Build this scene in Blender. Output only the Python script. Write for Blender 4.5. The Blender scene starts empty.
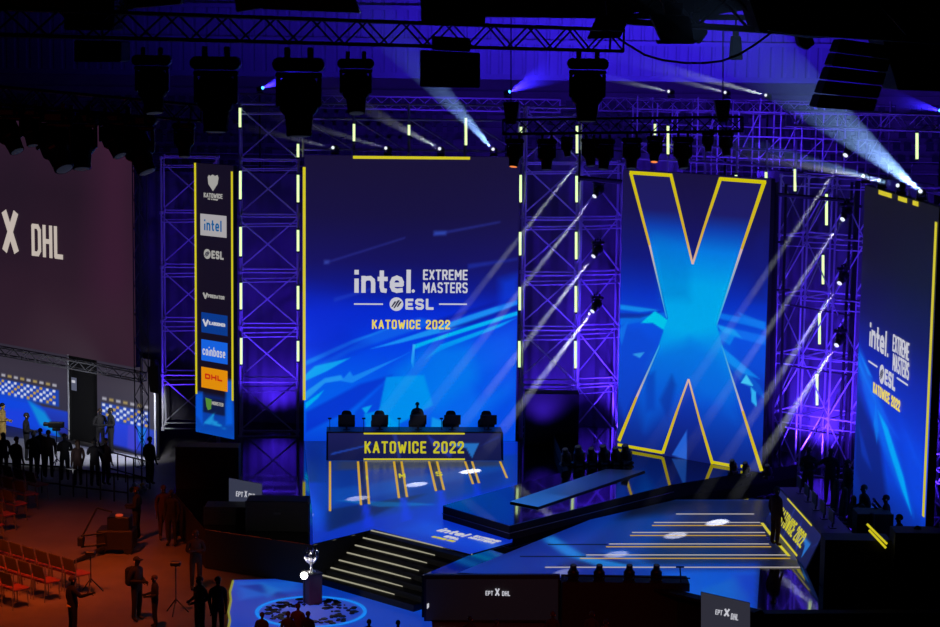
import bpy, bmesh, math, random
import numpy as np
from mathutils import Matrix, Vector, Quaternion
random.seed(7); rng = np.random.default_rng(7)
SC = bpy.context.scene
COL = SC.collection

# ------------------------------------------------------------------ camera
FPX = 2000.0; CAMH = 15.4; PITCH = math.atan((313.5 - 45) / FPX); ROLL = 0.0128
CF = np.array([0, math.cos(PITCH), -math.sin(PITCH)])
R0 = np.array([1.0, 0, 0]); U0 = np.array([0, math.sin(PITCH), math.cos(PITCH)])
CR = R0 * math.cos(ROLL) + U0 * math.sin(ROLL); CU = U0 * math.cos(ROLL) - R0 * math.sin(ROLL)
CC = np.array([0, 0, CAMH])
cam = bpy.data.cameras.new('camera'); camo = bpy.data.objects.new('camera', cam); COL.objects.link(camo)
cam.sensor_fit = 'HORIZONTAL'; cam.sensor_width = 36.0; cam.lens = FPX * 36.0 / 940.0
cam.clip_start = 0.5; cam.clip_end = 500
camo.matrix_world = Matrix(((CR[0], CU[0], -CF[0], CC[0]), (CR[1], CU[1], -CF[1], CC[1]), (CR[2], CU[2], -CF[2], CC[2]), (0, 0, 0, 1)))
SC.camera = camo
vs = SC.view_settings
vs.view_transform = 'Standard'; vs.look = 'None'; vs.gamma = 1.0; vs.exposure = 0.0; vs.use_curve_mapping = False
try:
    SC.cycles.use_denoising = True
    SC.cycles.max_bounces = 6; SC.cycles.transparent_max_bounces = 64; SC.cycles.volume_bounces = 0; SC.cycles.diffuse_bounces = 2; SC.cycles.glossy_bounces = 3
    SC.cycles.sample_clamp_indirect = 3.0; SC.cycles.sample_clamp_direct = 0.0
except Exception:
    pass

def ray(x, y): return CF + CR * (x - 470) / FPX + CU * (313.5 - y) / FPX
def Zp(x, y, z):                       # point on the level z seen in that direction
    d = ray(x, y); return Vector(CC + d * (z - CAMH) / d[2])
def Yp(x, y, Y):                       # point at depth Y
    d = ray(x, y); return Vector(CC + d * Y / d[1])
def PLp(x, y, P, dv):                  # point on the vertical plane through P along dv
    n = np.array([-dv[1], dv[0], 0.0]); d = ray(x, y); t = ((np.array(P) - CC) @ n) / (d @ n); return Vector(CC + d * t)
def px(P):
    d = np.array(P, float) - CC; z = d @ CF; return 470 + FPX * (d @ CR) / z, 313.5 - FPX * (d @ CU) / z

YAW = math.radians(3.5)
U = Vector((math.cos(YAW), math.sin(YAW), 0)); V = Vector((-math.sin(YAW), math.cos(YAW), 0)); K = Vector((0, 0, 1))
D1 = ((U - V) / math.sqrt(2)).normalized()      # to the right and nearer
D2 = ((U + V) / math.sqrt(2)).normalized()      # to the right and farther
STG = 1.2

# ------------------------------------------------------------------ world and large lights
w = bpy.data.worlds.new('world'); SC.world = w; w.use_nodes = True
w.node_tree.nodes['Background'].inputs[0].default_value = (0.004, 0.003, 0.012, 1)
w.node_tree.nodes['Background'].inputs[1].default_value = 0.25

def lin(c):
    a = np.asarray(c, float) / 255.0
    return np.where(a <= 0.04045, a / 12.92, ((a + 0.055) / 1.055) ** 2.4)
def rgba(c): return tuple(float(q) for q in lin(c)) + (1.0,)

def aim_m(loc, d):
    q = Vector(d).normalized().to_track_quat('-Z', 'Y'); return Matrix.Translation(Vector(loc)) @ q.to_matrix().to_4x4()
def spot(name, loc, target, color, power, deg, blend=0.3, radius=0.1, parent=None):
    l = bpy.data.lights.new(name, 'SPOT'); l.energy = power; l.color = color; l.spot_size = math.radians(deg); l.spot_blend = blend; l.shadow_soft_size = radius
    o = bpy.data.objects.new(name, l); COL.objects.link(o)
    m = aim_m(loc, Vector(target) - Vector(loc))
    if parent is not None: o.parent = parent; o.matrix_basis = WM[parent.name].inverted() @ m
    else: o.matrix_world = m
    return o
def area(name, loc, target, color, power, sx, sy, spread=140):
    l = bpy.data.lights.new(name, 'AREA'); l.energy = power; l.color = color; l.shape = 'RECTANGLE'; l.size = sx; l.size_y = sy; l.spread = math.radians(spread)
    o = bpy.data.objects.new(name, l); COL.objects.link(o); o.matrix_world = aim_m(loc, Vector(target) - Vector(loc)); return o
WM = {}
BLUE = (0.05, 0.018, 1.0); VIOLET = (0.085, 0.022, 1.0); ORANGE = (1.0, 0.11, 0.012); RED = (1.0, 0.07, 0.02); WHITE = (0.9, 0.93, 1.0)
# floods on the far wall and the far stand
for i, x in enumerate((-13, -2, 6, 13, 22)):
    area('wall_flood', (x, 103, 14.6), (x + 1, 112.6, 19), BLUE, (150, 800, 1150, 1250, 420)[i], 5, 0.5)
for i, x in enumerate((-9, 2, 13, 25)):
    area('stand_flood', (x, 83, 21), (x, 94, 11), VIOLET, (70, 200, 380, 320)[i], 5, 1)
# violet floods at the feet of the scaffold towers, and behind them along the drapes
for (x, y, tx, ty, p) in ((-7.2, 69.2, -7.2, 71.8, 2300), (2.6, 69.6, 2.9, 72, 1400), (4.9, 70.0, 5.2, 72.4, 3800), (11.0, 64.2, 12.2, 67.2, 3600), (-10.8, 71.6, -10.6, 73.4, 700), (13.3, 57.5, 14.0, 60.0, 2600)):
    spot('tower_flood', (x, y, 1.75), (tx, ty, 8.5), VIOLET, p, 95, 0.9, 0.25)
for (x, y, tx, ty, p) in ((-7.3, 73.2, -7.3, 74.0, 800), (3.0, 73.2, 3.1, 74.2, 800), (5.6, 72.3, 6.0, 73.3, 2600), (11.6, 67.3, 11.9, 68.0, 2600), (13.2, 65.0, 13.7, 65.2, 2600), (14.6, 59.2, 15.3, 59.6, 2400)):
    spot('drape_flood', (x, y, 1.4), (tx, ty, 5.5), VIOLET, p, 125, 0.9, 0.2)
spot('rear_flood', (9.0, 68.5, 11.9), (10.5, 76.0, 14.0), VIOLET, 1800, 120, 0.9, 0.25)
spot('rear_flood', (-1.0, 74.5, 11.9), (0.5, 81.5, 13.5), VIOLET, 1300, 130, 0.9, 0.25)
# orange house light over the floor on the left, red over the front rows
spot('house_light', (-10.0, 46.0, 17.0), (-10.9, 53.8, 0), ORANGE, 10500, 34, 0.9, 0.4)
spot('house_light', (-15.0, 48.0, 17.0), (-13.4, 57.5, 0), ORANGE, 15000, 38, 0.9, 0.4)
spot('front_light', (3.0, 36.0, 9.0), (2.5, 48.2, 1.5), RED, 1200, 30, 0.8, 0.3)
spot('front_light', (-5.5, 38.0, 9.0), (-4.8, 49.4, 1.7), RED, 3600, 12, 0.8, 0.3)
spot('rig_light', (-9.5, 27.5, 12.0), (-6.0, 34.0, 14.2), RED, 30, 70, 0.8, 0.3)
# soft white on the interview corner
spot('interview_light', (-15.5, 69.5, 3.4), (-15.2, 76.6, 0.8), WHITE, 330, 100, 0.8, 0.3)
spot('interview_light', (-11.6, 71.2, 3.2), (-13.4, 74.0, 0.4), WHITE, 520, 90, 0.8, 0.3)

# ------------------------------------------------------------------ materials
MATS = {}
def nodes_of(m):
    m.use_nodes = True; nt = m.node_tree; return nt, nt.nodes['Principled BSDF']
def mat(name, c, rough=0.6, metal=0.0, var=0.25, scale=6.0, coat=0.0):
    if name in MATS: return MATS[name]
    m = bpy.data.materials.new(name); nt, b = nodes_of(m)
    tc = nt.nodes.new('ShaderNodeTexCoord'); n = nt.nodes.new('ShaderNodeTexNoise'); n.inputs['Scale'].default_value = scale; n.inputs['Detail'].default_value = 4
    r = nt.nodes.new('ShaderNodeMixRGB'); a = lin(c)
    r.inputs[1].default_value = tuple(float(q * (1 - var)) for q in a) + (1,); r.inputs[2].default_value = tuple(float(min(1, q * (1 + var))) for q in a) + (1,)
    nt.links.new(tc.outputs['Object'], n.inputs['Vector']); nt.links.new(n.outputs['Fac'], r.inputs[0]); nt.links.new(r.outputs[0], b.inputs['Base Color'])
    b.inputs['Roughness'].default_value = rough; b.inputs['Metallic'].default_value = metal; b.inputs['Coat Weight'].default_value = coat
    MATS[name] = m; return m
def emit(name, c, s=1.0):
    if name in MATS: return MATS[name]
    m = bpy.data.materials.new(name); nt, b = nodes_of(m)
    b.inputs['Base Color'].default_value = (0.01, 0.01, 0.012, 1); b.inputs['Roughness'].default_value = 0.5
    b.inputs['Emission Color'].default_value = rgba(c); b.inputs['Emission Strength'].default_value = s
    m.cycles.emission_sampling = 'NONE'
    MATS[name] = m; return m
def picture(name, s=1.0, rough=0.45, spec=0.3, base=0.012):
    if name in MATS: return MATS[name]
    m = bpy.data.materials.new(name); nt, b = nodes_of(m)
    a = nt.nodes.new('ShaderNodeAttribute'); a.attribute_name = 'Col'
    nt.links.new(a.outputs['Color'], b.inputs['Emission Color']); b.inputs['Emission Strength'].default_value = s
    b.inputs['Base Color'].default_value = (base, base, base * 1.1, 1); b.inputs['Roughness'].default_value = rough; b.inputs['Specular IOR Level'].default_value = spec
    MATS[name] = m; return m
def haze(name, dens):
    if name in MATS: return MATS[name]
    m = bpy.data.materials.new(name); m.use_nodes = True; nt = m.node_tree; nt.nodes.clear()
    o = nt.nodes.new('ShaderNodeOutputMaterial'); v = nt.nodes.new('ShaderNodeVolumeScatter'); v.inputs['Density'].default_value = dens; v.inputs['Color'].default_value = (1, 1, 1, 1)
    nt.links.new(v.outputs[0], o.inputs['Volume']); MATS[name] = m; return m

BLACK = mat('black_matt', (13, 13, 16), 0.65); BLACKP = mat('black_paint', (18, 18, 21), 0.45); CLOTH = mat('black_cloth', (16, 15, 19), 0.95)
STEEL = mat('scaffold_steel', (172, 172, 182), 0.5, 0.0, 0.15, 3); DARKST = mat('black_truss', (20, 20, 24), 0.5); ALU = mat('truss_aluminium', (150, 150, 158), 0.4, 0.6)
YEL = emit('yellow_led', (214, 202, 34), 0.9); YELP = emit('yellow_print', (206, 198, 34), 0.9); WHT = emit('white_print', (205, 205, 215), 0.9); PALE = emit('pale_led', (176, 172, 150), 0.75)
TUBE = emit('tube_light', (222, 255, 178), 1.25); TUBEG = mat('tube_cap', (60, 60, 62), 0.5)
GLOSS = mat('polished_black_floor', (6, 6, 10), 0.05, 0.0, 0.2, 2.0)
GLOSS.node_tree.nodes['Principled BSDF'].inputs['IOR'].default_value = 3.2
CONC = mat('arena_floor_paint', (96, 92, 92), 0.6, 0, 0.35, 0.9)

# ------------------------------------------------------------------ object helpers
def setp(o, label=None, cat=None, group=None, kind=None):
    if label: o['label'] = label
    if cat: o['category'] = cat
    if group: o['group'] = group
    if kind: o['kind'] = kind
    return o
def thing(name, label, cat, loc=(0, 0, 0), rz=0.0, group=None, kind=None, m=None):
    o = bpy.data.objects.new(name, None); COL.objects.link(o); o.empty_display_size = 0.1
    mm = m if m is not None else Matrix.Translation(Vector(loc)) @ Matrix.Rotation(rz, 4, 'Z')
    o.matrix_world = mm; WM[o.name] = mm.copy(); setp(o, label, cat, group, kind); return o
def put(name, me, m, parent=None, mt=None):
    o = bpy.data.objects.new(name, me); COL.objects.link(o)
    if parent is not None:
        o.parent = parent; o.matrix_basis = WM[parent.name].inverted() @ m
    else: o.matrix_world = m
    WM[o.name] = m.copy()
    if mt is not None and len(me.materials) == 0: me.materials.append(mt)
    return o
ID = Matrix.Identity(4)

class MB:
    def __init__(s): s.v = []; s.f = []
    def add(s, vs, fs):
        o = len(s.v); s.v += [tuple(q) for q in vs]; s.f += [tuple(i + o for i in f) for f in fs]; return s
    def box(s, c, h, ax=None):
        c = Vector(c); X, Y, Z = ax if ax else (Vector((1, 0, 0)), Vector((0, 1, 0)), Vector((0, 0, 1)))
        vs = [c + X * (h[0] * i) + Y * (h[1] * j) + Z * (h[2] * k) for i in (-1, 1) for j in (-1, 1) for k in (-1, 1)]
        return s.add(vs, [(0, 1, 3, 2), (4, 6, 7, 5), (0, 4, 5, 1), (2, 3, 7, 6), (0, 2, 6, 4), (1, 5, 7, 3)])
    def prism(s, poly, z0, z1):                       # polygon in xy extruded in z
        n = len(poly); vs = [(p[0], p[1], z0) for p in poly] + [(p[0], p[1], z1) for p in poly]
        return s.add(vs, [tuple(range(n - 1, -1, -1)), tuple(range(n, 2 * n))] + [(i, (i + 1) % n, n + (i + 1) % n, n + i) for i in range(n)])
    def slab(s, poly, nrm, t):                        # planar polygon in 3-D with thickness t along nrm
        n = len(poly); nn = Vector(nrm) * t; vs = [Vector(p) for p in poly] + [Vector(p) + nn for p in poly]
        return s.add(vs, [tuple(range(n - 1, -1, -1)), tuple(range(n, 2 * n))] + [(i, (i + 1) % n, n + (i + 1) % n, n + i) for i in range(n)])
    def tube(s, a, b, r0, r1=None, n=8):
        a = Vector(a); b = Vector(b); r1 = r0 if r1 is None else r1; d = (b - a).normalized()
        x = d.orthogonal().normalized(); y = d.cross(x); vs = []
        for c, r in ((a, r0), (b, r1)): vs += [c + x * (r * math.cos(t)) + y * (r * math.sin(t)) for t in [2 * math.pi * i / n for i in range(n)]]
        return s.add(vs, [tuple(range(n - 1, -1, -1)), tuple(range(n, 2 * n))] + [(i, (i + 1) % n, n + (i + 1) % n, n + i) for i in range(n)])
    def path(s, pts, r, n=6):
        pts = [Vector(p) for p in pts]; rings = []
        for i, p in enumerate(pts):
            d = (pts[min(i + 1, len(pts) - 1)] - pts[max(i - 1, 0)]).normalized(); x = d.cross(Vector((0.03, 0.02, 1))).normalized(); y = d.cross(x)
            rr = r[i] if isinstance(r, (list, tuple)) else r
            rings.append([p + x * (rr * math.cos(2 * math.pi * k / n)) + y * (rr * math.sin(2 * math.pi * k / n)) for k in range(n)])
        vs = [q for R in rings for q in R]; fs = [(i * n + k, i * n + (k + 1) % n, (i + 1) * n + (k + 1) % n, (i + 1) * n + k) for i in range(len(pts) - 1) for k in range(n)]
        return s.add(vs, fs + [tuple(range(n - 1, -1, -1)), tuple(range(len(vs) - n, len(vs)))])
    def lathe(s, prof, n=16, o=(0, 0, 0), sx=1.0, sy=1.0):   # profile (radius, z)
        o = Vector(o); vs = []
        for r, z in prof: vs += [(o.x + sx * r * math.cos(2 * math.pi * k / n), o.y + sy * r * math.sin(2 * math.pi * k / n), o.z + z) for k in range(n)]
        m = len(prof); fs = [(i * n + k, i * n + (k + 1) % n, (i + 1) * n + (k + 1) % n, (i + 1) * n + k) for i in range(m - 1) for k in range(n)]
        return s.add(vs, fs + [tuple(range(n - 1, -1, -1)), tuple(range((m - 1) * n, m * n))])
    def ball(s, c, r, n=10, m=6):
        rr = r if isinstance(r, (tuple, list)) else (r, r, r); c = Vector(c)
        prof = [(max(0.001, math.sin(math.pi * i / m)), -math.cos(math.pi * i / m)) for i in range(m + 1)]
        vs = []
        for q, z in prof: vs += [(c.x + rr[0] * q * math.cos(2 * math.pi * k / n), c.y + rr[1] * q * math.sin(2 * math.pi * k / n), c.z + rr[2] * z) for k in range(n)]
        fs = [(i * n + k, i * n + (k + 1) % n, (i + 1) * n + (k + 1) % n, (i + 1) * n + k) for i in range(m) for k in range(n)]
        return s.add(vs, fs)
    def mesh(s, name, mt=None, smooth=False, bevel=0.0):
        me = bpy.data.meshes.new(name); me.from_pydata(s.v, [], s.f)
        bm = bmesh.new(); bm.from_mesh(me); bmesh.ops.recalc_face_normals(bm, faces=bm.faces)
        if bevel > 0: bmesh.ops.bevel(bm, geom=list(bm.edges), offset=bevel, segments=1, affect='EDGES', clamp_overlap=True)
        bm.to_mesh(me); bm.free()
        if smooth: me.polygons.foreach_set('use_smooth', [True] * len(me.polygons))
        if mt: me.materials.append(mt)
        return me
    def world(s, name, mt, parent=None, smooth=False, bevel=0.0):   # verts are world coordinates
        if parent is not None:
            inv = WM[parent.name].inverted(); s.v = [tuple(inv @ Vector(q)) for q in s.v]
            me = s.mesh(name, mt, smooth, bevel); return put(name, me, WM[parent.name], parent)
        return put(name, s.mesh(name, mt, smooth, bevel), ID)
    def based(s, name, mt, label, cat, group=None, kind=None, smooth=False, bevel=0.0):  # one-mesh thing with its origin at its base
        a = np.array(s.v); b = Vector(((a[:, 0].min() + a[:, 0].max()) / 2, (a[:, 1].min() + a[:, 1].max()) / 2, a[:, 2].min()))
        s.v = [tuple(Vector(q) - b) for q in s.v]
        o = put(name, s.mesh(name, mt, smooth, bevel), Matrix.Translation(b)); return setp(o, label, cat, group, kind)

BARS = {}
def bar(parent, a, b, r, mt, name='bar', n=6):
    key = (mt.name, n)
    if key not in BARS: BARS[key] = MB().tube((0, 0, 0), (0, 0, 1), 1, 1, n).mesh('bar', mt)
    a = Vector(a); b = Vector(b); d = b - a; q = d.to_track_quat('Z', 'Y').to_matrix().to_4x4()
    return put(name, BARS[key], Matrix.Translation(a) @ q @ Matrix.Diagonal((r, r, d.length, 1)), parent)

def box_truss(name, label, P, Q, w, h, r, mt, step, group=None, cat='truss', up=K):
    P = Vector(P); Q = Vector(Q); d = (Q - P); L = d.length; d.normalize(); s = d.cross(Vector(up)).normalized(); t = s.cross(d).normalized()
    T = thing(name, label, cat, P, group=group)
    cs = [(-1, -1), (1, -1), (1, 1), (-1, 1)]
    c = lambda i, x: P + d * x + s * (cs[i][0] * w / 2) + t * (cs[i][1] * h / 2)
    for i in range(4): bar(T, c(i, 0), c(i, L), r, mt, 'chord')
    n = max(2, int(L / step)); st = L / n
    for i in range(4):
        j = (i + 1) % 4
        for k in range(n):
            a, b = (i, j) if (k + i) % 2 == 0 else (j, i)
            bar(T, c(a, k * st), c(b, (k + 1) * st), r * 0.55, mt, 'brace', 5)
    for x in (0, L):
        for i in range(4): bar(T, c(i, x), c((i + 1) % 4, x), r * 0.7, mt, 'end_bar', 5)
    return T

# ------------------------------------------------------------------ pictures on screens (painted at the vertices of a fine grid)
def grad(stops):
    ys = [s[0] for s in stops]; cs = np.array([s[1] for s in stops], float)
    return lambda y: np.stack([np.interp(y, ys, cs[:, k]) for k in range(3)], -1)
def inside(P, poly):
    x, y = P[:, 0], P[:, 1]; r = np.zeros(len(P), bool); dist = np.full(len(P), 1e9); n = len(poly)
    for i in range(n):
        (x0, y0), (x1, y1) = poly[i], poly[(i + 1) % n]
        if y0 != y1:
            c = ((y0 > y) != (y1 > y)) & (x < (x1 - x0) * (y - y0) / (y1 - y0) + x0); r ^= c
        dx, dy = x1 - x0, y1 - y0; t = np.clip(((x - x0) * dx + (y - y0) * dy) / (dx * dx + dy * dy + 1e-12), 0, 1)
        dist = np.minimum(dist, np.hypot(x - x0 - t * dx, y - y0 - t * dy))
    return np.where(r, dist, -dist)
def paint(P, col, shapes):
    for poly, c, a, soft in shapes:
        d = inside(P, poly); k = np.clip(0.5 + d / soft, 0, 1) * a
        col += (np.array(c, float) - col) * k[:, None]
    return col
def grid_mesh(name, corners, nx, ny, mt, colour):      # corners: bl, br, tr, tl ; colour(local s,t)->sRGB
    bl, br, tr, tl = [np.array(c, float) for c in corners]
    s, t = np.meshgrid(np.linspace(0, 1, nx + 1), np.linspace(0, 1, ny + 1)); s = s.ravel()[:, None]; t = t.ravel()[:, None]
    v = bl * (1 - s) * (1 - t) + br * s * (1 - t) + tr * s * t + tl * (1 - s) * t
    i = (np.arange(ny)[:, None] * (nx + 1) + np.arange(nx)[None, :]).ravel(); f = np.stack([i, i + 1, i + nx + 2, i + nx + 1], -1)
    return colour_mesh(name, v, f, mt, colour(np.concatenate([s, t], 1)))
def colour_mesh(name, v, f, mt, col):
    me = bpy.data.meshes.new(name); me.from_pydata([tuple(q) for q in v], [], [tuple(int(k) for k in q) for q in f])
    at = me.color_attributes.new('Col', 'FLOAT_COLOR', 'POINT')
    c4 = np.ones((len(v), 4)); c4[:, :3] = lin(np.clip(col, 0, 255)); at.data.foreach_set('color', c4.ravel().astype(np.float32)); me.materials.append(mt); return me

class Panel:
    """A flat upright picture surface: maps points seen in the photograph to the plane of the panel once, then everything is laid out on that plane."""
    def __init__(s, P, dv, w, h, nrm):
        s.P = Vector(P); s.d = Vector(dv).normalized(); s.w = w; s.h = h; s.n = Vector(nrm).normalized(); s.up = K.copy()
    def st(s, x, y):
        q = PLp(x, y, s.P, s.d) - s.P; return (q.dot(s.d), q.z)
    def at(s, a, b, off=0.0): return s.P + s.d * a + s.up * b + s.n * off
    def poly(s, pts): return [s.st(*q) for q in pts]
    def img(s, name, parent, nx, ny, mt, stops, shapes, off=0.01, hshade=None, soft=0.03, extra=None):
        """stops: (height in metres, colour)"""
        g = grad(sorted(stops)); sh = [(s.poly(p), c, a, (q if q else soft)) for p, c, a, q in shapes]
        def colour(st):
            P = np.stack([st[:, 0] * s.w, st[:, 1] * s.h], -1); c = g(P[:, 1])
            if hshade: c = c * hshade(st[:, 0])[:, None]
            c = paint(P, c, sh)
            return extra(P, c) if extra else c
        inv = WM[parent.name].inverted(); cn = [inv @ s.at(*q, off) for q in ((0, 0), (s.w, 0), (s.w, s.h), (0, s.h))]
        return put(name, grid_mesh(name, cn, nx, ny, mt, colour), WM[parent.name], parent)
    def rect(s, name, parent, a0, b0, a1, b1, mt, off=0.02, t=0.012):
        return MB().slab([s.at(a0, b0, off), s.at(a1, b0, off), s.at(a1, b1, off), s.at(a0, b1, off)], s.n, t).world(name, mt, parent)
    def line(s, name, parent, p, q, wd, mt, off=0.02, t=0.012):
        p = Vector(p + (0,)); q = Vector(q + (0,)); d = (q - p).normalized(); nn = Vector((-d.y, d.x, 0)) * (wd / 2)
        return MB().slab([s.at(z.x, z.y, off) for z in (p - nn, q - nn, q + nn, p + nn)], s.n, t).world(name, mt, parent)

# ------------------------------------------------------------------ lettering: one flat mesh for each letter
OCT = [(.22, 0), (0, .12), (0, .88), (.22, 1), (.78, 1), (1, .88), (1, .12), (.78, 0), (.22, 0)]
G = {'A': [[(0, 0), (.5, 1), (1, 0)], [(.22, .3), (.78, .3)]], 'B': [[(0, 0), (0, 1), (.8, 1), (1, .88), (1, .62), (.8, .52), (0, .52)], [(.8, .52), (1, .4), (1, .12), (.8, 0), (0, 0)]],
     'C': [[(1, .74), (1, .88), (.78, 1), (.22, 1), (0, .88), (0, .12), (.22, 0), (.78, 0), (1, .12), (1, .26)]], 'D': [[(0, 0), (0, 1), (.72, 1), (1, .86), (1, .14), (.72, 0), (0, 0)]],
     'E': [[(1, 1), (0, 1), (0, 0), (1, 0)], [(0, .5), (.85, .5)]], 'H': [[(0, 0), (0, 1)], [(1, 0), (1, 1)], [(0, .5), (1, .5)]], 'I': [[(.5, 0), (.5, 1)]],
     'K': [[(0, 0), (0, 1)], [(1, 1), (.05, .42)], [(.32, .58), (1, 0)]], 'L': [[(0, 1), (0, 0), (1, 0)]], 'M': [[(0, 0), (0, 1), (.5, .35), (1, 1), (1, 0)]], 'N': [[(0, 0), (0, 1), (1, 0), (1, 1)]],
     'O': [OCT], '0': [OCT], 'P': [[(0, 0), (0, 1), (.78, 1), (1, .9), (1, .56), (.78, .45), (0, .45)]], 'R': [[(0, 0), (0, 1), (.78, 1), (1, .9), (1, .58), (.78, .47), (0, .47)], [(.5, .47), (1, 0)]],
     'S': [[(1, .86), (.8, 1), (.2, 1), (0, .88), (0, .64), (.2, .54), (.8, .46), (1, .36), (1, .12), (.8, 0), (.2, 0), (0, .14)]], 'T': [[(0, 1), (1, 1)], [(.5, 1), (.5, 0)]],
     'U': [[(0, 1), (0, .12), (.22, 0), (.78, 0), (1, .12), (1, 1)]], 'V': [[(0, 1), (.5, 0), (1, 1)]], 'W': [[(0, 1), (.25, 0), (.5, .7), (.75, 0), (1, 1)]], 'X': [[(0, 0), (1, 1)], [(0, 1), (1, 0)]],
     'Y': [[(0, 1), (.5, .5), (1, 1)], [(.5, .5), (.5, 0)]], '2': [[(0, .74), (0, .88), (.22, 1), (.78, 1), (1, .88), (1, .64), (0, .12), (0, 0), (1, 0)]],
     'i': [[(.5, 0), (.5, .52)], [(.5, .96), (.5, .975)]], 'n': [[(0, 0), (0, .66)], [(0, .5), (.2, .64), (.7, .66), (.95, .55), (1, .4), (1, 0)]], 't': [[(.35, .95), (.35, .2), (.5, .02), (1, 0)], [(0, .62), (1, .62)]],
     'e': [[(.05, .32), (1, .32), (1, .46), (.85, .62), (.5, .69), (.15, .62), (0, .44), (0, .22), (.15, .06), (.5, 0), (.98, .03)]], 'l': [[(.5, 0), (.5, 1)]],
     'c': [[(1, .52), (.8, .66), (.25, .66), (0, .5), (0, .16), (.25, 0), (.8, 0), (1, .14)]], 'o': [[(.25, 0), (0, .16), (0, .5), (.25, .66), (.75, .66), (1, .5), (1, .16), (.75, 0), (.25, 0)]],
     'b': [[(0, 1), (0, 0), (.75, 0), (1, .16), (1, .5), (.75, .66), (0, .66)]], 'a': [[(1, .66), (1, 0)], [(1, .66), (.25, .66), (0, .5), (0, .16), (.25, 0), (1, 0)]],
     's': [[(1, .56), (.8, .66), (.2, .66), (0, .54), (.1, .4), (.9, .28), (1, .14), (.8, 0), (.2, 0), (0, .1)]], '.': [[(.4, .0), (.6, .0)]], 'f': [[(1, 1), (.5, 1), (.3, .85), (.3, 0)], [(0, .6), (.8, .6)]], 'r': [[(0, 0), (0, .66)], [(0, .45), (.3, .66), (1, .66)]], 'h': [[(0, 0), (0, 1)], [(0, .5), (.25, .66), (.8, .66), (1, .5), (1, 0)]], 'g': [[(1, .66), (1, -.15), (.7, -.25), (0, -.2)], [(1, .66), (.25, .66), (0, .5), (0, .16), (.25, 0), (1, 0)]]}
WID = {'I': .3, 'i': .36, 'l': .36, ' ': .55, '.': .3, 'M': 1.25, 'W': 1.4, 't': .72, 'L': .9, 'E': .92, 'A': 1.1}
GM = {}
def glyph(ch, tx, ty, mt):
    """unit mesh of a letter: box 0..1 x 0..1, stroke thickness tx (as part of its width) and ty (as part of its height)"""
    key = (ch, round(tx, 2), round(ty, 2), mt.name)
    if key in GM: return GM[key]
    b = MB(); asp = tx / ty                      # x is stretched so that strokes are even
    for ln in G[ch]:
        pts = [Vector(((tx / 2 + p[0] * (1 - tx)) / asp, ty / 2 + p[1] * (1 - ty), 0)) for p in ln]
        for i in range(len(pts) - 1):
            a, c = pts[i], pts[i + 1]; d = (c - a)
            if d.length < 1e-6: continue
            d.normalize(); nn = Vector((-d.y, d.x, 0)) * (ty / 2)
            ea = d * (ty * (0.5 if len(ln) == 2 and ch in '.' else 0.25 if i > 0 else 0.5 if abs(d.x) < .01 or abs(d.y) < .01 else 0.3)); a2 = a - ea; c2 = c + d * (ty * (0.25 if i < len(pts) - 2 else 0.5 if abs(d.x) < .01 or abs(d.y) < .01 else 0.3))
            q = [a2 - nn, c2 - nn, c2 + nn, a2 + nn]
            b.add([(z.x * asp, z.y, 0) for z in q] + [(z.x * asp, z.y, 0.02) for z in q], [(4, 5, 6, 7), (0, 1, 5, 4), (1, 2, 6, 5), (2, 3, 7, 6), (3, 0, 4, 7)])
        for p in pts[1:-1]:
            n8 = 6; q = [(p.x + ty / 2 * math.cos(2 * math.pi * k / n8), p.y + ty / 2 * math.sin(2 * math.pi * k / n8)) for k in range(n8)]
            b.add([(z[0] * asp, z[1], 0.021) for z in q], [tuple(range(n8))])
    me = bpy.data.meshes.new('letter'); me.from_pydata(b.v, [], b.f); me.materials.append(mt); GM[key] = me; return me
def text(parent, s, O, right, up, width, height, mt, th=0.2, gap=0.22, off=0.02, cap=.31):
    """letters along right from O (baseline left), filling width; th = stroke / height"""
    right = Vector(right).normalized(); up = Vector(up).normalized(); n = right.cross(up).normalized()
    ws = [WID.get(c, 1.0) for c in s]; tot = sum(ws) + gap * (len(s) - 1); k = width / tot; x = 0.0; th = min(th, cap * k / height)
    for c, wc in zip(s, ws):
        if c != ' ':
            cw = wc * k; tx = min(0.9, th * height / cw)
            if c in 'Iil.': cw = cw if len(s) == 1 else th * height; tx = 1.0
            me = glyph(c, tx, th, mt); p = Vector(O) + right * (x * k + (wc * k - cw) / 2) + n * off
            m = Matrix(((right.x * cw, up.x * height, n.x * .5, p.x), (right.y * cw, up.y * height, n.y * .5, p.y), (right.z * cw, up.z * height, n.z * .5, p.z), (0, 0, 0, 1)))
            put('letter', me, m, parent)
        x += wc + gap
def disc(parent, name, c, right, up, r, mt, off=0.03, n=20):
    nn = Vector(right).cross(Vector(up)).normalized(); c = Vector(c) + nn * off
    return MB().slab([c + Vector(right) * (r * math.cos(2 * math.pi * i / n)) + Vector(up) * (r * math.sin(2 * math.pi * i / n)) for i in range(n)], nn, 0.01).world(name, mt, parent)
DKB = emit('dark_mark', (12, 14, 60), 0.6)
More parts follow.
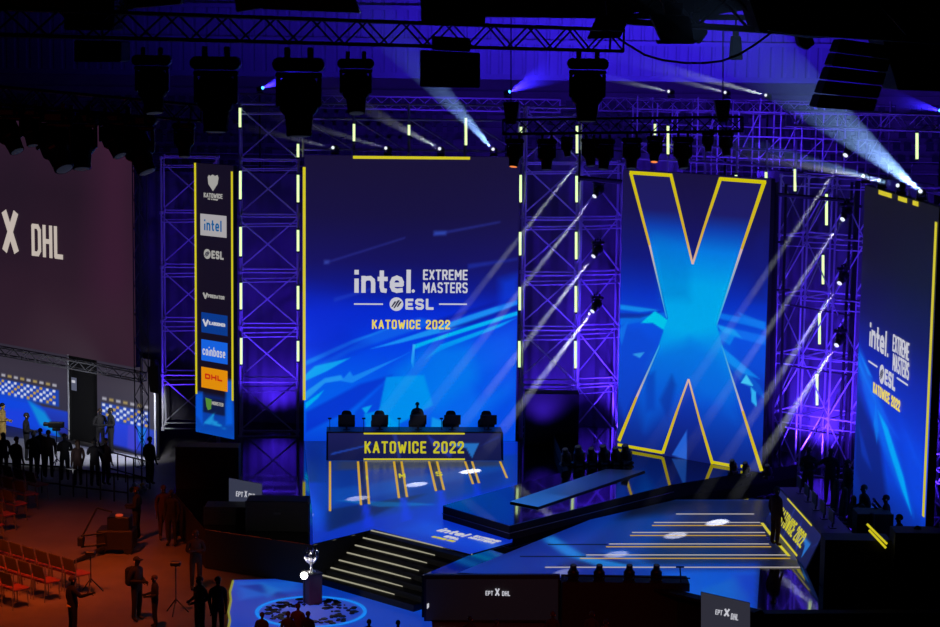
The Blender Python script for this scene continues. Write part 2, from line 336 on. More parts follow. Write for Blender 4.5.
def esl_mark(parent, O, right, up, h, wt, mt, off=0.02):
    """round badge with three slanted bars, then the three letters"""
    r = h * 0.62; right = Vector(right).normalized(); up = Vector(up).normalized(); c = Vector(O) + right * r + up * (h * .5)
    disc(parent, 'badge', c, right, up, r, mt, off)
    nn = right.cross(up).normalized()
    for k, (dx, ln) in enumerate(((-.42, .5), (-.02, .72), (.36, .5))):
        a = c + right * (r * (dx - .38 * ln)) + up * (-r * ln * .8); b = c + right * (r * (dx + .38 * ln + .1)) + up * (r * ln * .8)
        w2 = right * (r * .15)
        MB().slab([q + nn * (off + .014) for q in (a - w2, a + w2 * 0.4, b + w2, b - w2)], nn, .004).world('badge_bar', DKB, parent)
    text(parent, 'ESL', Vector(O) + right * (2 * r + .18 * h), right, up, wt - 2 * r - .18 * h, h, mt, .23, .22, off, .34)

# ================================================================== the hall
def struct(mb, name, mt, smooth=False): return setp(mb.world(name, mt, None, smooth), kind='structure')
fl = struct(MB().box((0, 58, -0.15), (46, 58, 0.15)), 'floor', CONC)
struct(MB().box((0, 58, 27.2), (46, 58, 0.2)), 'ceiling', BLACK)
for sx, nm in ((-1, 'wall_left'), (1, 'wall_right')): struct(MB().box((46 * sx, 58, 13.5), (0.2, 58, 13.5)), nm, BLACK)
WALLP = mat('corrugated_cladding', (105, 104, 112), 0.6, 0, 0.3, 0.5)
wb = struct(MB().box((0, 113, 13.5), (46, 0.3, 13.5)), 'wall_back', WALLP)
rib = MB().prism([(-.28, 0), (.28, 0), (.2, -.05), (-.2, -.05)], 13.8, 26.5).mesh('rib', WALLP)
for i in range(88): put('rib', rib, Matrix.Translation((-28.5 + i * .66, 112.7, 0)), wb)
for z in (15.6, 17.4): MB().box((0, 112.3, z), (30, .15, .12)).world('girt', WALLP, wb)
# far stand: steps, rows of tip-up seats, front rail
ST = mat('stand_concrete', (110, 108, 112), 0.8, 0, 0.3, 1.0); SEATM = mat('stand_seat_plastic', (60, 60, 70), 0.5)
tier = thing('seating_stand', None, None, (4, 86, 8), kind='structure')
NR = 9
for k in range(NR):
    MB().box((2, 87.2 + 1.2 * k, 8.4 + .26 * k), (33, .6, 1.2 + .26 * k)).world('step', ST, tier)
sb = MB()
for k in range(6):
    for i in range(132):
        x = -31 + i * .5
        if i % 19 == 7 or rng.random() < .06: continue
        z = 9.6 + .52 * k; y = 87.3 + 1.2 * k
        sb.box((x, y + .1, z + .5), (.16, .03, .2)); sb.box((x, y - .05, z + .34), (.16, .14, .03))
o = sb.world('seat_rows', SEATM, tier); o['kind'] = 'stuff'
for z in (10.1, 10.6): bar(tier, (-31, 86.5, z), (35, 86.5, z), .035, ALU, 'rail')
for i in range(34): bar(tier, (-31 + 2 * i, 86.5, 9.5), (-31 + 2 * i, 86.5, 10.6), .03, ALU, 'rail_post')
struct(MB().box((2, 86.3, 4.2), (33, .15, 5.2)), 'wall_stand_front', BLACK)

# ================================================================== stage
deck = thing('stage_deck', None, None, (0, 60, 0), kind='structure')
outline = [(-9.4, 74.4), (-9.4, 62.4), (-7.7, 57.4), (-4.4, 55.7), (-2.75, 57.56), (.09, 54.8), (-1.2, 52.55), (4.64, 52.05), (7.5, 49.4), (10.4, 48.6), (17, 48.6), (17, 74.4)]
MB().prism(outline, 0.02, STG - .02).world('deck', mat('stage_skirt', (9, 9, 11), .8), deck); MB().prism(outline, STG - .019, STG).world('top_plate', GLOSS, deck)
# raised runway
RUN = [(-.74, 58.9), (1.22, 56.5), (6.5, 62.25), (11.0, 65.6), (11.0, 67.6), (6.2, 71.6), (3.0, 71.6), (3.3, 64.2)]
run = setp(MB().prism(RUN, STG, STG + .43).world('runway_platform', mat('runway_skirt', (9, 9, 11), .8)), kind='structure')
MB().prism(RUN, STG + .431, STG + .45).world('top_plate', GLOSS, run)
MB().path([Vector((x, y, 1.42)) for x, y in ((-.77, 58.87), (1.22, 56.45), (6.55, 62.2))], .012).world('edge_trim', mat('edge_trim_metal', (120, 120, 126), .35, .7), run)
FPIC = picture('led_floor', 0.78, 0.3, 0.3, 0.12)
def fpoly(pts, z): return [tuple(Zp(*q, z))[:2] for q in pts]
def led_floor(name, label, polys, z, cell, base, shapes, soft=.12):
    T = thing(name, label, 'LED floor', (polys[0][0][0], polys[0][0][1], z))
    V_ = []; F_ = []
    for poly in polys:
        a = np.array(poly); x0, y0 = a.min(0); x1, y1 = a.max(0); nx = int((x1 - x0) / cell) + 1; ny = int((y1 - y0) / cell) + 1
        bm = bmesh.new(); bmesh.ops.create_grid(bm, x_segments=nx, y_segments=ny, size=0.5)
        for v in bm.verts: v.co = Vector((x0 + (v.co.x + .5) * (x1 - x0), y0 + (v.co.y + .5) * (y1 - y0), 0))
        area2 = sum(poly[i][0] * poly[(i + 1) % len(poly)][1] - poly[(i + 1) % len(poly)][0] * poly[i][1] for i in range(len(poly)))
        for i in range(len(poly)):
            p = Vector((*poly[i], 0)); d = Vector((*poly[(i + 1) % len(poly)], 0)) - p; nn = Vector((d.y, -d.x, 0)) * (1 if area2 > 0 else -1)
            bmesh.ops.bisect_plane(bm, geom=list(bm.verts) + list(bm.edges) + list(bm.faces), plane_co=p, plane_no=nn.normalized(), clear_outer=True, dist=1e-5)
        bm.verts.index_update(); o = len(V_); V_ += [(v.co.x, v.co.y, z) for v in bm.verts]; F_ += [tuple(v.index + o for v in f.verts) for f in bm.faces]; bm.free()
        MB().prism(poly, z - .02, z - .004).world('tile_base', BLACK, T)
    P = np.array(V_)[:, :2]; c = paint(P, base(P), [(fpoly(p, z), cc, al, (q or soft)) for p, cc, al, q in shapes])
    inv = WM[T.name].inverted(); vv = [tuple(inv @ Vector(q)) for q in V_]
    put('display', colour_mesh(name, vv, F_, FPIC, c), WM[T.name], T); return T
def const(c): return lambda P: np.tile(np.array(c, float), (len(P), 1))
LZ = STG + .024
lanes = [(330, 511, 330), (361, 505, 358), (369, 504, 366), (399, 498, 394), (407, 497, 401.5), (436, 491, 429), (444, 490, 437), (473, 484, 465), (479, 483, 472), (507, 478, 500)]
shp = [([(318, 455), (517, 455), (517, 482), (330, 529), (322, 512)], (8, 52, 142), .9, .5), ([(328, 510), (400, 498), (425, 494), (372, 516), (328, 531)], (9, 22, 58), 1, .25),
       ([(330, 490), (505, 462), (505, 470), (420, 488), (330, 505)], (14, 84, 184), .6, .5), ([(335, 500), (420, 503), (440, 505), (380, 507)], (0, 150, 220), .5, .15),
       ([(335, 461), (503, 461), (503, 466), (335, 470)], (70, 60, 50), .55, .5),
       ([(306, 490), (322, 512), (318, 530), (312, 520)], (10, 90, 235), .8, .4), ([(303, 440), (330, 440), (322, 482), (304, 482)], (8, 24, 90), .9, .5),
       ([(410, 520), (440, 506), (520, 545), (470, 555)], (8, 50, 205), .8, .4), ([(400, 530), (425, 520), (520, 548), (500, 556)], (10, 90, 235), .5, .6), ([(478, 540), (495, 543), (512, 553), (500, 553)], (120, 160, 245), .5, .5)]
for i in (1, 3, 5, 7):
    a, b = lanes[i], lanes[i + 1]
    shp.append(([(a[2] + 1, 461), (b[2] - 1, 461), (b[0] - 1, b[1]), (a[0] + 1, a[1])], (8, 12, 40), .9, .08))
    shp.append(([(a[0] + 1, a[1]), (b[0] - 1, b[1]), (b[0] + 5, b[1] + 22), (a[0] + 3, a[1] + 24)], (10, 50, 225), .9, .12))
PL1 = [(-5.9, 70.6), (-4.72, 59.48), (-2.75, 57.56), (.09, 54.8), (1.3, 56.2), (1.62, 64), (1.78, 71.0)]  # blue between lane ends and runway paints in the screen's reflection
PL2 = [(-4.72, 59.48), (-4.4, 55.72), (-2.75, 57.56)]
ledl = led_floor('led_floor', 'blue glowing LED floor with yellow lanes before the frontal player desk', [PL1, PL2], LZ, .11, const((6, 46, 188)), shp)
def fstrip(T, a, b, wd, z, mt, name='lane_line'):
    a = Zp(*a, z); b = Zp(*b, z); d = (b - a).normalized(); n = Vector((-d.y, d.x, 0)) * wd / 2
    return MB().slab([a - n, b - n, b + n, a + n], K, .006).world(name, mt, T)
LNY = emit('lane_yellow', (206, 164, 34), .9); LNW = emit('lane_white', (190, 180, 172), .9)
for x1, y1, x0 in lanes: fstrip(ledl, (x0, 461.5), (x1, y1), .075, LZ + .003, LNY)
for ch, x, y in (('I', 366, 480), ('M', 399, 478), ('S', 436, 476)):
    p = Zp(x, y, LZ); text(ledl, ch, p, U, V, .22 if ch != 'I' else .06, .62, YELP, .1, .2, .006)
# flattened wordmark on the LED floor
p = Zp(436, 531, LZ); text(ledl, 'intel', p, D1, D2, 1.05, .42, WHT, .24, .16, .006)
p2 = Zp(467, 538.3, LZ); text(ledl, 'EXTREME', p2 + D2 * .26, D1, D2, .95, .17, WHT, .22, .18, .006); text(ledl, 'MASTERS', p2 + D2 * .03, D1, D2, .95, .17, WHT, .22, .18, .006)
p = Zp(443, 537, LZ); text(ledl, 'ESL', p, D1, D2, .55, .2, WHT, .28, .16, .006); p = Zp(434, 536.5, LZ); text(ledl, 'KATOWICE 2022', p - D2 * .12, D1, D2, .85, .14, YELP, .2, .2, .006)

PR1 = [tuple(Zp(*q, STG))[:2] for q in ((470, 568.3), (590, 520), (676, 500), (770, 500), (800, 568))]
PR2 = [tuple(Zp(*q, STG))[:2] for q in ((458, 573), (470, 568.3), (640, 568.2), (640, 582))]
PR3 = [tuple(Zp(*q, STG))[:2] for q in ((640, 568.2), (760, 568.1), (757, 610.5), (640, 582))]
RZ = STG + .012
shr = [([(640, 500), (780, 500), (795, 562), (560, 566)], (9, 17, 44), 1.0, .4), ([(600, 520), (690, 512), (640, 560), (540, 567)], (10, 66, 168), .7, .8), ([(540, 538), (552, 535), (585, 556), (640, 567), (600, 567), (565, 555)], (30, 150, 238), .8, .25),
       ([(600, 550), (625, 550), (660, 568), (640, 568)], (20, 120, 230), .5, .4), ([(660, 571), (760, 571), (758, 612), (660, 590)], (8, 84, 214), .9, .5), ([(735, 575), (758, 575), (758, 606), (735, 598)], (14, 50, 190), .7, .3), ([(560, 520), (590, 518), (520, 550), (480, 566)], (20, 24, 90), .6, .4),
       ([(760, 560), (800, 560), (790, 620), (758, 612)], (12, 14, 30), .95, .2), ([(700, 590), (735, 578), (750, 600), (715, 600)], (30, 110, 200), .5, .3)]
ledr = led_floor('led_floor', 'blue glowing LED floor striped with pale lines before the slanted player desk', [PR1, PR2, PR3], RZ, .11, const((6, 46, 150)), shr)
for (x0, x1, y, m) in ((676, 754, 514, LNW), (654, 760, 522.5, LNW), (652, 762, 525.5, LNY), (632, 765, 532.5, LNW), (630, 766, 535.5, LNY), (609, 769, 544, LNW), (606, 771, 546.8, LNY), (586, 788, 555, LNW), (580, 790, 558.4, LNY), (545, 800, 567.3, LNW)):
    fstrip(ledr, (x0, y), (x1, y), .075, RZ + .003, m)
for a, b in (((762, 523), (771, 535)), ((776, 541), (789, 556))): fstrip(ledr, a, b, .09, RZ + .004, YEL)
LDK = emit('lane_dark', (8, 14, 50), .6)
for (x0, x1, y) in ((548, 608, 544.5), (520, 586, 556.5)): fstrip(ledr, (x0, y), (x1, y), .1, RZ + .003, LDK)
# bright pale strip lying on the runway
A_, B_, C_, D_ = [Zp(*q, STG + .45) for q in ((510, 503), (538, 508.5), (645, 472), (606, 470.5))]
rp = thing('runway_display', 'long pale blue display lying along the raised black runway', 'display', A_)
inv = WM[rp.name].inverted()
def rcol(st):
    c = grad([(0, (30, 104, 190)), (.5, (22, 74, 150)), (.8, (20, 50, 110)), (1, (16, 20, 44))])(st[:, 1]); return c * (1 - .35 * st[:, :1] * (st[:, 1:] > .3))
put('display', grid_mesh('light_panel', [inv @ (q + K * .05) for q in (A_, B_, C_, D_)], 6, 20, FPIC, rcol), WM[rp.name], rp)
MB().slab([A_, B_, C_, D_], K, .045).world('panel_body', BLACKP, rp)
# stairs
stairs = thing('stairs', None, None, (-1.3, 56.2, 0), kind='structure')
S0 = Vector((-2.75, 57.56, 0)); S1 = Vector((.09, 54.8, 0)); NS = 7
for k in range(NS):
    zt = STG - k * (STG / (NS + .4)); a = S0 - D2 * (.33 * k); b = S1 - D2 * (.33 * k)
    st = MB().slab([q + K * .02 for q in (a, b, b - D2 * .33, a - D2 * .33)], K, zt - .03).world('step', BLACK, stairs)
    MB().box((a + b) / 2 + K * (zt + .008) - D2 * .02, ((b - a).length / 2, .022, .014), (D1, D2, K)).world('nosing', PALE, st)
    if k in (4, 6):
        MB().box((a + b) / 2 + D1 * .3 + K * (zt - .05) - D2 * .05, ((b - a).length / 2 - .3, .015, .01), (D1, D2, K)).world('nosing', PALE, st)
# lower LED floor with ring, plinth
PLW = [tuple(Zp(*q, 0))[:2] for q in ((233, 581), (226, 640), (434, 645), (430, 606), (345, 578))]
rc = Zp(311, 613, 0)
shl = [([(233, 581), (300, 581), (300, 590), (240, 600)], (20, 118, 230), .6, .4), ([(240, 586), (262, 584), (300, 600), (292, 602)], (8, 40, 150), .7, .2), ([(262, 583), (280, 590), (268, 598)], (40, 150, 240), .6, .2), ([(345, 578), (430, 606), (430, 615), (350, 590)], (12, 90, 225), .7, .4)]
ledb = led_floor('led_floor', 'blue glowing LED floor around the trophy plinth at the front', [PLW], .03, .09, const((6, 62, 186)), shl)
ringm = MB(); n = 48
for r0, r1 in ((1.42, 1.52),):
    vs = [rc + Vector((math.cos(2 * math.pi * i / n) * r, math.sin(2 * math.pi * i / n) * r, z)) for i in range(n) for r, z in ((r0, .035), (r1, .035), (r1, .06), (r0, .06))]
    ringm.add(vs, [(4 * i + a, 4 * ((i + 1) % n) + a, 4 * ((i + 1) % n) + (a + 1) % 4, 4 * i + (a + 1) % 4) for i in range(n) for a in range(4)])
ring = ringm.based('ring_light', emit('ring_blue', (20, 130, 236), .95), 'glowing blue ring lying on the floor around the plinth', 'ring light')
lace = MB(); lr = random.Random(3)
for k in range(120):
    a = lr.uniform(0, 2 * math.pi); r = .4 + .9 * math.sqrt(lr.random()); c = rc + Vector((r * math.cos(a), r * math.sin(a), .04)); s = lr.uniform(.04, .16)
    lace.prism([(c.x + s * lr.uniform(.6, 1) * math.cos(t), c.y + s * lr.uniform(.6, 1) * math.sin(t)) for t in (0, 1.1, 2.2, 3.3, 4.4, 5.4)], .036, .06)
lace.based('floor_greenery', BLACK, 'scattered black leafy decoration inside the glowing ring', 'decoration', kind='stuff')
fe = thing('edge_strip', 'jagged yellow-green edge strip beside the front LED floor', 'strip', Zp(229, 627, 0))
pts = [Zp(x, y, .05) for x, y in ((233, 581), (230, 592), (231, 600), (228.5, 612), (230, 620), (226, 640))]
for i in range(5): bar(fe, pts[i], pts[i + 1], .035, emit('edge_yellow', (150, 150, 60), .8), 'segment')
pp = Zp(312.5, 604, 0)
pl = thing('plinth', 'dark square plinth under the trophy inside the blue ring', 'plinth', (pp.x, pp.y, .03), YAW + .5)
GREYP = mat('plinth_paint', (70, 68, 78), .45)
put('body', MB().box((0, 0, .42), (.2, .2, .42)).mesh('body', GREYP, bevel=.01), WM[pl.name], pl); put('cap', MB().box((0, 0, .86), (.22, .22, .02)).mesh('cap', BLACKP, bevel=.005), WM[pl.name], pl)
SILV = mat('polished_silver', (225, 225, 232), .32, .9, .08)
tr = thing('trophy', 'silver winged trophy standing on the dark plinth', 'trophy', (pp.x - .04, pp.y, .91))
put('foot', MB().lathe([(.13, 0), (.13, .03), (.06, .06), (.035, .12), (.03, .2), (.06, .24)], 16).mesh('foot', SILV, True), WM[tr.name], tr)
put('cup', MB().lathe([(.05, .22), (.1, .27), (.15, .36), (.17, .46), (.165, .46), (.13, .36), (.06, .28)], 18).mesh('cup', SILV, True), WM[tr.name], tr)
wing = MB().path([(0, 0, .26), (.1, 0, .3), (.19, 0, .42), (.2, 0, .56), (.14, 0, .66)], [.03, .03, .028, .022, .01], 8).mesh('wing', SILV, True)
for k in range(6): put('wing', wing, WM[tr.name] @ Matrix.Rotation(k * math.pi / 3 + .3, 4, 'Z'), tr)
put('crest', MB().ball((0, 0, .54), (.06, .06, .09)).mesh('crest', SILV, True), WM[tr.name], tr)
lp = thing('spot_lamp', 'small dazzling white lamp shining beside the trophy', 'lamp', (pp.x - .2, pp.y - .34, .03))
put('pole', MB().tube((0, 0, 0), (0, 0, .8), .015).mesh('pole', BLACKP), WM[lp.name], lp)
put('housing', MB().lathe([(.05, 0), (.1, .08), (.12, .14)], 14).mesh('housing', BLACKP), WM[lp.name] @ Matrix.Translation((0, .1, .88)) @ Matrix.Rotation(1.45, 4, 'X'), lp)
put('lens', MB().ball((0, -.06, .88), (.1, .05, .1), 14, 8).mesh('lens', emit('lamp_white', (255, 250, 240), 12), True), WM[lp.name], lp)
l = bpy.data.lights.new('lamp_light', 'POINT'); l.energy = 30; l.color = (1, .95, .88); l.shadow_soft_size = .05; lo = bpy.data.objects.new('lamp_light', l); COL.objects.link(lo); lo.location = (pp.x - .25, pp.y - .5, 1.2)

# ================================================================== screens
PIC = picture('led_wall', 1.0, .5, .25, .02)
def ptext(p, T, s, x0, yb, x1, yt, mt, th=.2, gap=.22, off=.025, cap=.31):
    a, b = p.st(x0, yb); a1, _ = p.st(x1, yb); _, b1 = p.st(x0, yt); text(T, s, p.at(a, b), p.d, p.up, a1 - a, b1 - b, mt, th, gap, off, cap)
def pline(p, T, a, b, wd, mt, name='light_strip', off=.02): return p.line(name, T, p.st(*a), p.st(*b), wd, mt, off)
def cabinet(p, T, t=.22, name='cabinet'):
    MB().slab([p.at(0, 0, 0), p.at(p.w, 0, 0), p.at(p.w, p.h, 0), p.at(0, p.h, 0)], -p.n, t).world(name, BLACK, T)
def logo(p, T, L):
    ptext(p, T, 'intel', *L['intel'], WHT, .185, .16, .025, .42); a, b = p.st(*L['dot'][:2]); disc(T, 'dot', p.at(a, b) + p.d * .06 + K * .06, p.d, p.up, .06, WHT, .025, 12)
    ptext(p, T, 'EXTREME', *L['ext'], WHT, .22, .2); ptext(p, T, 'MASTERS', *L['mas'], WHT, .22, .2)
    for k in ('l1', 'l2'): (x0, y), x1 = L[k]; a, b = p.st(x0, y); a1, _ = p.st(x1, y); p.line('rule', T, (a, b), (a1, b), .05, WHT, .025)
    x0, yb, x1, yt = L['esl']; a, b = p.st(x0, yb); a1, _ = p.st(x1, yb); _, b1 = p.st(x0, yt); esl_mark(T, p.at(a, b), p.d, p.up, b1 - b, a1 - a, WHT)
    ptext(p, T, 'KATOWICE 2022', *L['kat'], emit('katowice_yellow', (236, 214, 90), .95), .24, .26)
# centre
P0 = Zp(304, 441, STG); pc = Panel(P0, U, 1, 1, -V); pc.w = pc.st(517.5, 300)[0]; pc.h = pc.st(400, 156)[1]
scr = thing('led_screen', 'tall blue LED screen facing the camera with white tournament wordmark', 'screen', P0, group='tall stage screens'); cabinet(pc, scr)
hz = lambda y: pc.st(410, y)[1]
CY = (0, 190, 240); LB = (24, 130, 240)
pc.img('display', scr, 190, 240, PIC, [(hz(y), c) for y, c in ((156, (23, 17, 50)), (215, (22, 17, 62)), (262, (20, 18, 92)), (290, (12, 24, 138)), (312, (5, 42, 206)), (340, (3, 60, 226)), (380, (3, 88, 232)), (415, (4, 96, 234)), (441, (6, 66, 214)))], [
    ([(304, 290), (400, 310), (350, 345), (304, 352)], (5, 40, 200), .55, 1.0), ([(305, 372), (380, 330), (420, 318), (440, 322), (350, 352), (305, 378)], (14, 100, 232), .75, .12), ([(305, 361), (352, 340), (395, 326), (350, 345), (305, 366)], LB, .8, .07),
    ([(370, 349), (425, 331), (470, 315), (519, 299), (519, 304), (455, 329), (400, 343)], (26, 150, 244), .9, .06), ([(430, 322), (518, 294), (518, 299), (470, 313), (425, 329)], (8, 24, 150), .7, .12), ([(440, 331), (518, 305), (518, 310), (470, 325)], (8, 26, 160), .8, .08), ([(413, 345), (470, 326), (518, 311), (518, 315), (430, 343), (415, 349)], CY, .95, .05), ([(425, 359), (440, 345), (516, 318), (500, 327), (446, 348)], (0, 176, 240), .95, .05),
    ([(305, 345), (340, 330), (370, 345), (330, 362)], (4, 36, 190), .4, .5), ([(413, 344), (415, 345), (413.5, 369), (411, 362)], (70, 185, 250), .9, .04), ([(430, 352), (519, 322), (519, 440), (440, 440), (432, 400)], (8, 108, 236), .55, .8), ([(470, 380), (519, 350), (519, 380), (480, 400)], (4, 70, 225), .5, .4), ([(392, 372), (420, 348), (470, 345), (478, 380), (436, 410)], (0, 126, 236), .6, .5), ([(478, 420), (519, 385), (519, 440), (470, 440)], (4, 60, 220), .6, .5),
    ([(305, 375), (315, 366), (350, 358), (327, 371), (305, 381)], (16, 170, 240), .9, .06), ([(305, 392), (325, 378), (341, 375), (344, 380), (325, 383), (305, 401)], (40, 160, 244), .8, .06), ([(305, 403), (324, 390), (318, 398), (305.5, 409)], CY, .8, .05),
    ([(341, 381), (350, 371), (353, 376), (400, 357), (410, 352), (352, 383)], (28, 140, 242), .8, .05), ([(306, 412), (360, 384), (392, 375), (350, 410), (306, 432)], (8, 36, 196), .65, .12), ([(355, 412), (392, 376), (380, 412), (352, 438)], (6, 60, 214), .7, .1), ([(386, 377), (424, 375), (433, 405), (416, 415), (374, 437), (379, 410)], (0, 150, 236), .85, .07),
    ([(362, 408), (372, 405), (366, 414)], (10, 170, 240), .9, .04), ([(364, 414), (380, 410), (400, 425), (396, 436), (366, 430)], (0, 160, 236), .7, .06), ([(432, 417), (450, 424), (470, 440), (430, 440)], (20, 160, 238), .8, .08),
    ([(325, 262), (405, 237), (405, 238.5), (325, 264)], (44, 52, 150), .6, .08), ([(434, 233), (500, 221), (500, 223), (434, 236)], (40, 50, 150), .6, .08), ([(434, 231), (446, 231), (446, 235), (434, 235)], (50, 80, 190), .7, .12), ([(468, 264), (517, 258), (517, 260), (468, 269)], (30, 50, 170), .6, .1), ([(500, 280), (519, 274), (519, 300), (500, 305)], (6, 60, 220), .7, .4), ([(334, 298), (375, 287), (375, 289), (334, 302)], (30, 60, 190), .6, .1), ([(324, 260), (329, 260), (329, 264), (324, 264)], (60, 80, 180), .6, .1)])
logo(pc, scr, dict(intel=(354, 292.6, 411, 269.3), dot=(411.5, 292.6, 415, 289.5), ext=(423, 279.8, 467.5, 269.4), mas=(423, 292.8, 467.5, 282.2), l1=((354, 303.9), 383), l2=((439, 304), 467), esl=(389.5, 309.5, 433.5, 298.5), kat=(372, 328.8, 450, 319.6)))
pline(pc, scr, (353, 157.2), (470, 158.2), .1, YEL); pline(pc, scr, (304.2, 167), (304.2, 400), .1, YEL)
# X screen
PX = Zp(617, 447, STG + .45); pxs = Panel(PX, D1, 1, 1, D1.cross(K)); pxs.w = pxs.st(766.5, 330)[0]; pxs.h = pxs.st(640, 170.5)[1]
xs = thing('led_screen', 'LED screen with a giant yellow outlined X over cyan light', 'screen', PX, group='tall stage screens'); cabinet(pxs, xs)
hx = lambda y: pxs.st(690, y)[1]
XA = [(632, 172), (671, 175), (693, 263), (721, 178.5), (766, 182), (717, 325), (722, 345), (763, 471), (713, 463), (689, 379), (663, 452), (618, 444), (659, 345), (668, 318)]
def xfill(P, c):
    d = inside(P, pxs.poly(XA)); k = np.clip(.5 + d / .04, 0, 1)
    g = grad(sorted([(hx(y), q) for y, q in ((172, (30, 26, 86)), (212, (28, 26, 100)), (228, (14, 60, 170)), (250, (4, 120, 222)), (285, (0, 162, 230)), (330, (0, 166, 232)), (360, (4, 130, 228)), (400, (8, 78, 205)), (440, (12, 46, 150)), (470, (14, 30, 110)))]))(P[:, 1])
    return c + (g - c) * k[:, None]
def xfin(P, c):
    c = xfill(P, c)
    return paint(P, c, [(pxs.poly(q), cc, a, s) for q, cc, a, s in (([(652, 355), (690, 340), (720, 360), (735, 420), (689, 375), (645, 430), (640, 400)], (6, 96, 214), .55, .5), ([(660, 400), (672, 375), (676, 385), (668, 420)], (10, 44, 150), .6, .2), ([(690, 340), (730, 330), (730, 400), (700, 400)], (6, 110, 226), .4, .6), ([(655, 235), (690, 250), (690, 300), (660, 300)], (0, 110, 200), .4, .4), ([(646, 375), (655, 372), (655, 410), (646, 412)], (8, 60, 180), .7, .2), ([(741, 383), (746.5, 374.5), (753.5, 386)], (70, 200, 246), .95, .03), ([(751, 387), (756, 392), (757, 407), (752, 402)], (50, 180, 244), .95, .03), ([(720, 345), (738, 360), (760, 379), (742, 373), (728, 362)], (16, 140, 240), .85, .05), ([(716, 324), (735, 330), (742, 338), (722, 332)], (24, 160, 240), .8, .05), ([(738, 312), (764, 322), (764, 330), (745, 322)], (20, 120, 236), .7, .06), ([(632, 354), (645, 352), (640, 358)], (60, 180, 240), .7, .04), ([(618, 330), (628, 322), (622, 345)], (20, 130, 240), .6, .06))])
pxs.img('display', xs, 140, 230, PIC, [(hx(y), c) for y, c in ((172, (24, 17, 62)), (215, (23, 18, 80)), (262, (16, 24, 122)), (300, (8, 48, 190)), (330, (8, 78, 222)), (370, (12, 70, 206)), (420, (14, 42, 150)), (465, (14, 24, 96)))], [
    ([(617, 318), (640, 316), (668, 312), (668, 316), (640, 322), (617, 326)], (8, 110, 226), .8, .06), ([(617, 304), (660, 310), (640, 312), (617, 309)], (20, 150, 240), .8, .05), ([(617, 313), (645, 314), (660, 312), (640, 318), (617, 318)], (16, 30, 130), .6, .06), ([(641, 323), (655, 311), (668, 320), (664, 330), (653, 323)], (0, 200, 232), .95, .04), ([(617, 326), (640, 330), (655, 345), (625, 420), (617, 400)], (10, 70, 208), .7, .3),
    ([(715, 312), (766, 322), (766, 330), (718, 318)], (10, 120, 236), .85, .06), ([(718, 325), (766, 336), (766, 345), (725, 335)], (20, 120, 240), .7, .06), ([(716, 330), (735, 336), (730, 345), (718, 338)], (10, 150, 240), .7, .05), ([(720, 345), (738, 362), (760, 385), (766, 400), (740, 380), (724, 360)], (16, 150, 240), .8, .05), ([(741, 383), (746.5, 375), (753, 386)], (50, 190, 246), .9, .03), ([(751, 388), (756, 392), (756, 404), (752, 402)], (40, 170, 244), .9, .03), ([(726, 360), (766, 380), (766, 440), (745, 440)], (10, 50, 180), .6, .4), ([(672, 455), (687, 430), (687, 460)], (40, 110, 230), .8, .04), ([(758, 240), (766, 230), (766, 300), (750, 300)], (20, 26, 120), .5, .4)], extra=xfin)
def glow_line(p, T, a, b, w0, w1, c0, c1, off=.022, n=10):
    a = Vector(p.st(*a) + (0,)); b = Vector(p.st(*b) + (0,)); d = (b - a).normalized(); nn = Vector((-d.y, d.x, 0)); vs = []; cs = []; fs = []; inv = WM[T.name].inverted()
    for i in range(n + 1):
        t = i / n; q = a.lerp(b, t); wd = w0 + (w1 - w0) * t
        for s in (-.5, .5):
            z = q + nn * (wd * s); vs.append(tuple(inv @ p.at(z.x, z.y, off))); cs.append(np.array(c0) * (1 - t) + np.array(c1) * t)
        if i: fs.append((2 * i - 2, 2 * i - 1, 2 * i + 1, 2 * i))
    put('outline_strip', colour_mesh('outline_strip', vs, fs, PIC, np.array(cs)), WM[T.name], T)
Y_ = (204, 190, 10); W_ = (214, 176, 170); F_ = (40, 160, 225); O_ = (206, 168, 50)
for a, b, w0, w1, c0, c1 in (((631, 172.5), (650, 245), .17, .12, Y_, O_), ((650, 245), (667, 318), .11, .04, W_, F_), ((630, 172.5), (672, 175.3), .15, .15, Y_, Y_), ((671, 174), (686, 235), .17, .12, Y_, O_), ((686, 235), (693, 264), .12, .1, O_, W_), ((721, 178), (704, 229), .17, .12, Y_, O_), ((704, 229), (693, 264), .12, .1, O_, W_),
        ((720, 178.8), (766.5, 182.2), .15, .15, Y_, Y_), ((765, 181), (742, 249), .19, .12, Y_, O_), ((742, 249), (717, 325), .12, .04, W_, F_), ((619, 441), (637, 397), .18, .12, Y_, O_), ((637, 397), (660, 345), .11, .05, W_, F_), ((618, 444.5), (663, 452.5), .13, .13, Y_, Y_), ((663, 453), (677, 412), .16, .12, Y_, O_), ((677, 412), (689, 379), .11, .09, O_, W_), ((713, 464), (700, 420), .16, .12, Y_, O_), ((700, 420), (689, 379), .11, .09, O_, W_), ((712, 462), (731, 465.5), .13, .13, Y_, Y_), ((741, 466), (750, 467.5), .13, .13, Y_, Y_), ((762, 471), (743, 411), .18, .12, Y_, O_), ((743, 411), (722, 345), .11, .04, W_, F_)):
    glow_line(pxs, xs, a, b, w0 * .8, w1 * .8, c0, c1)
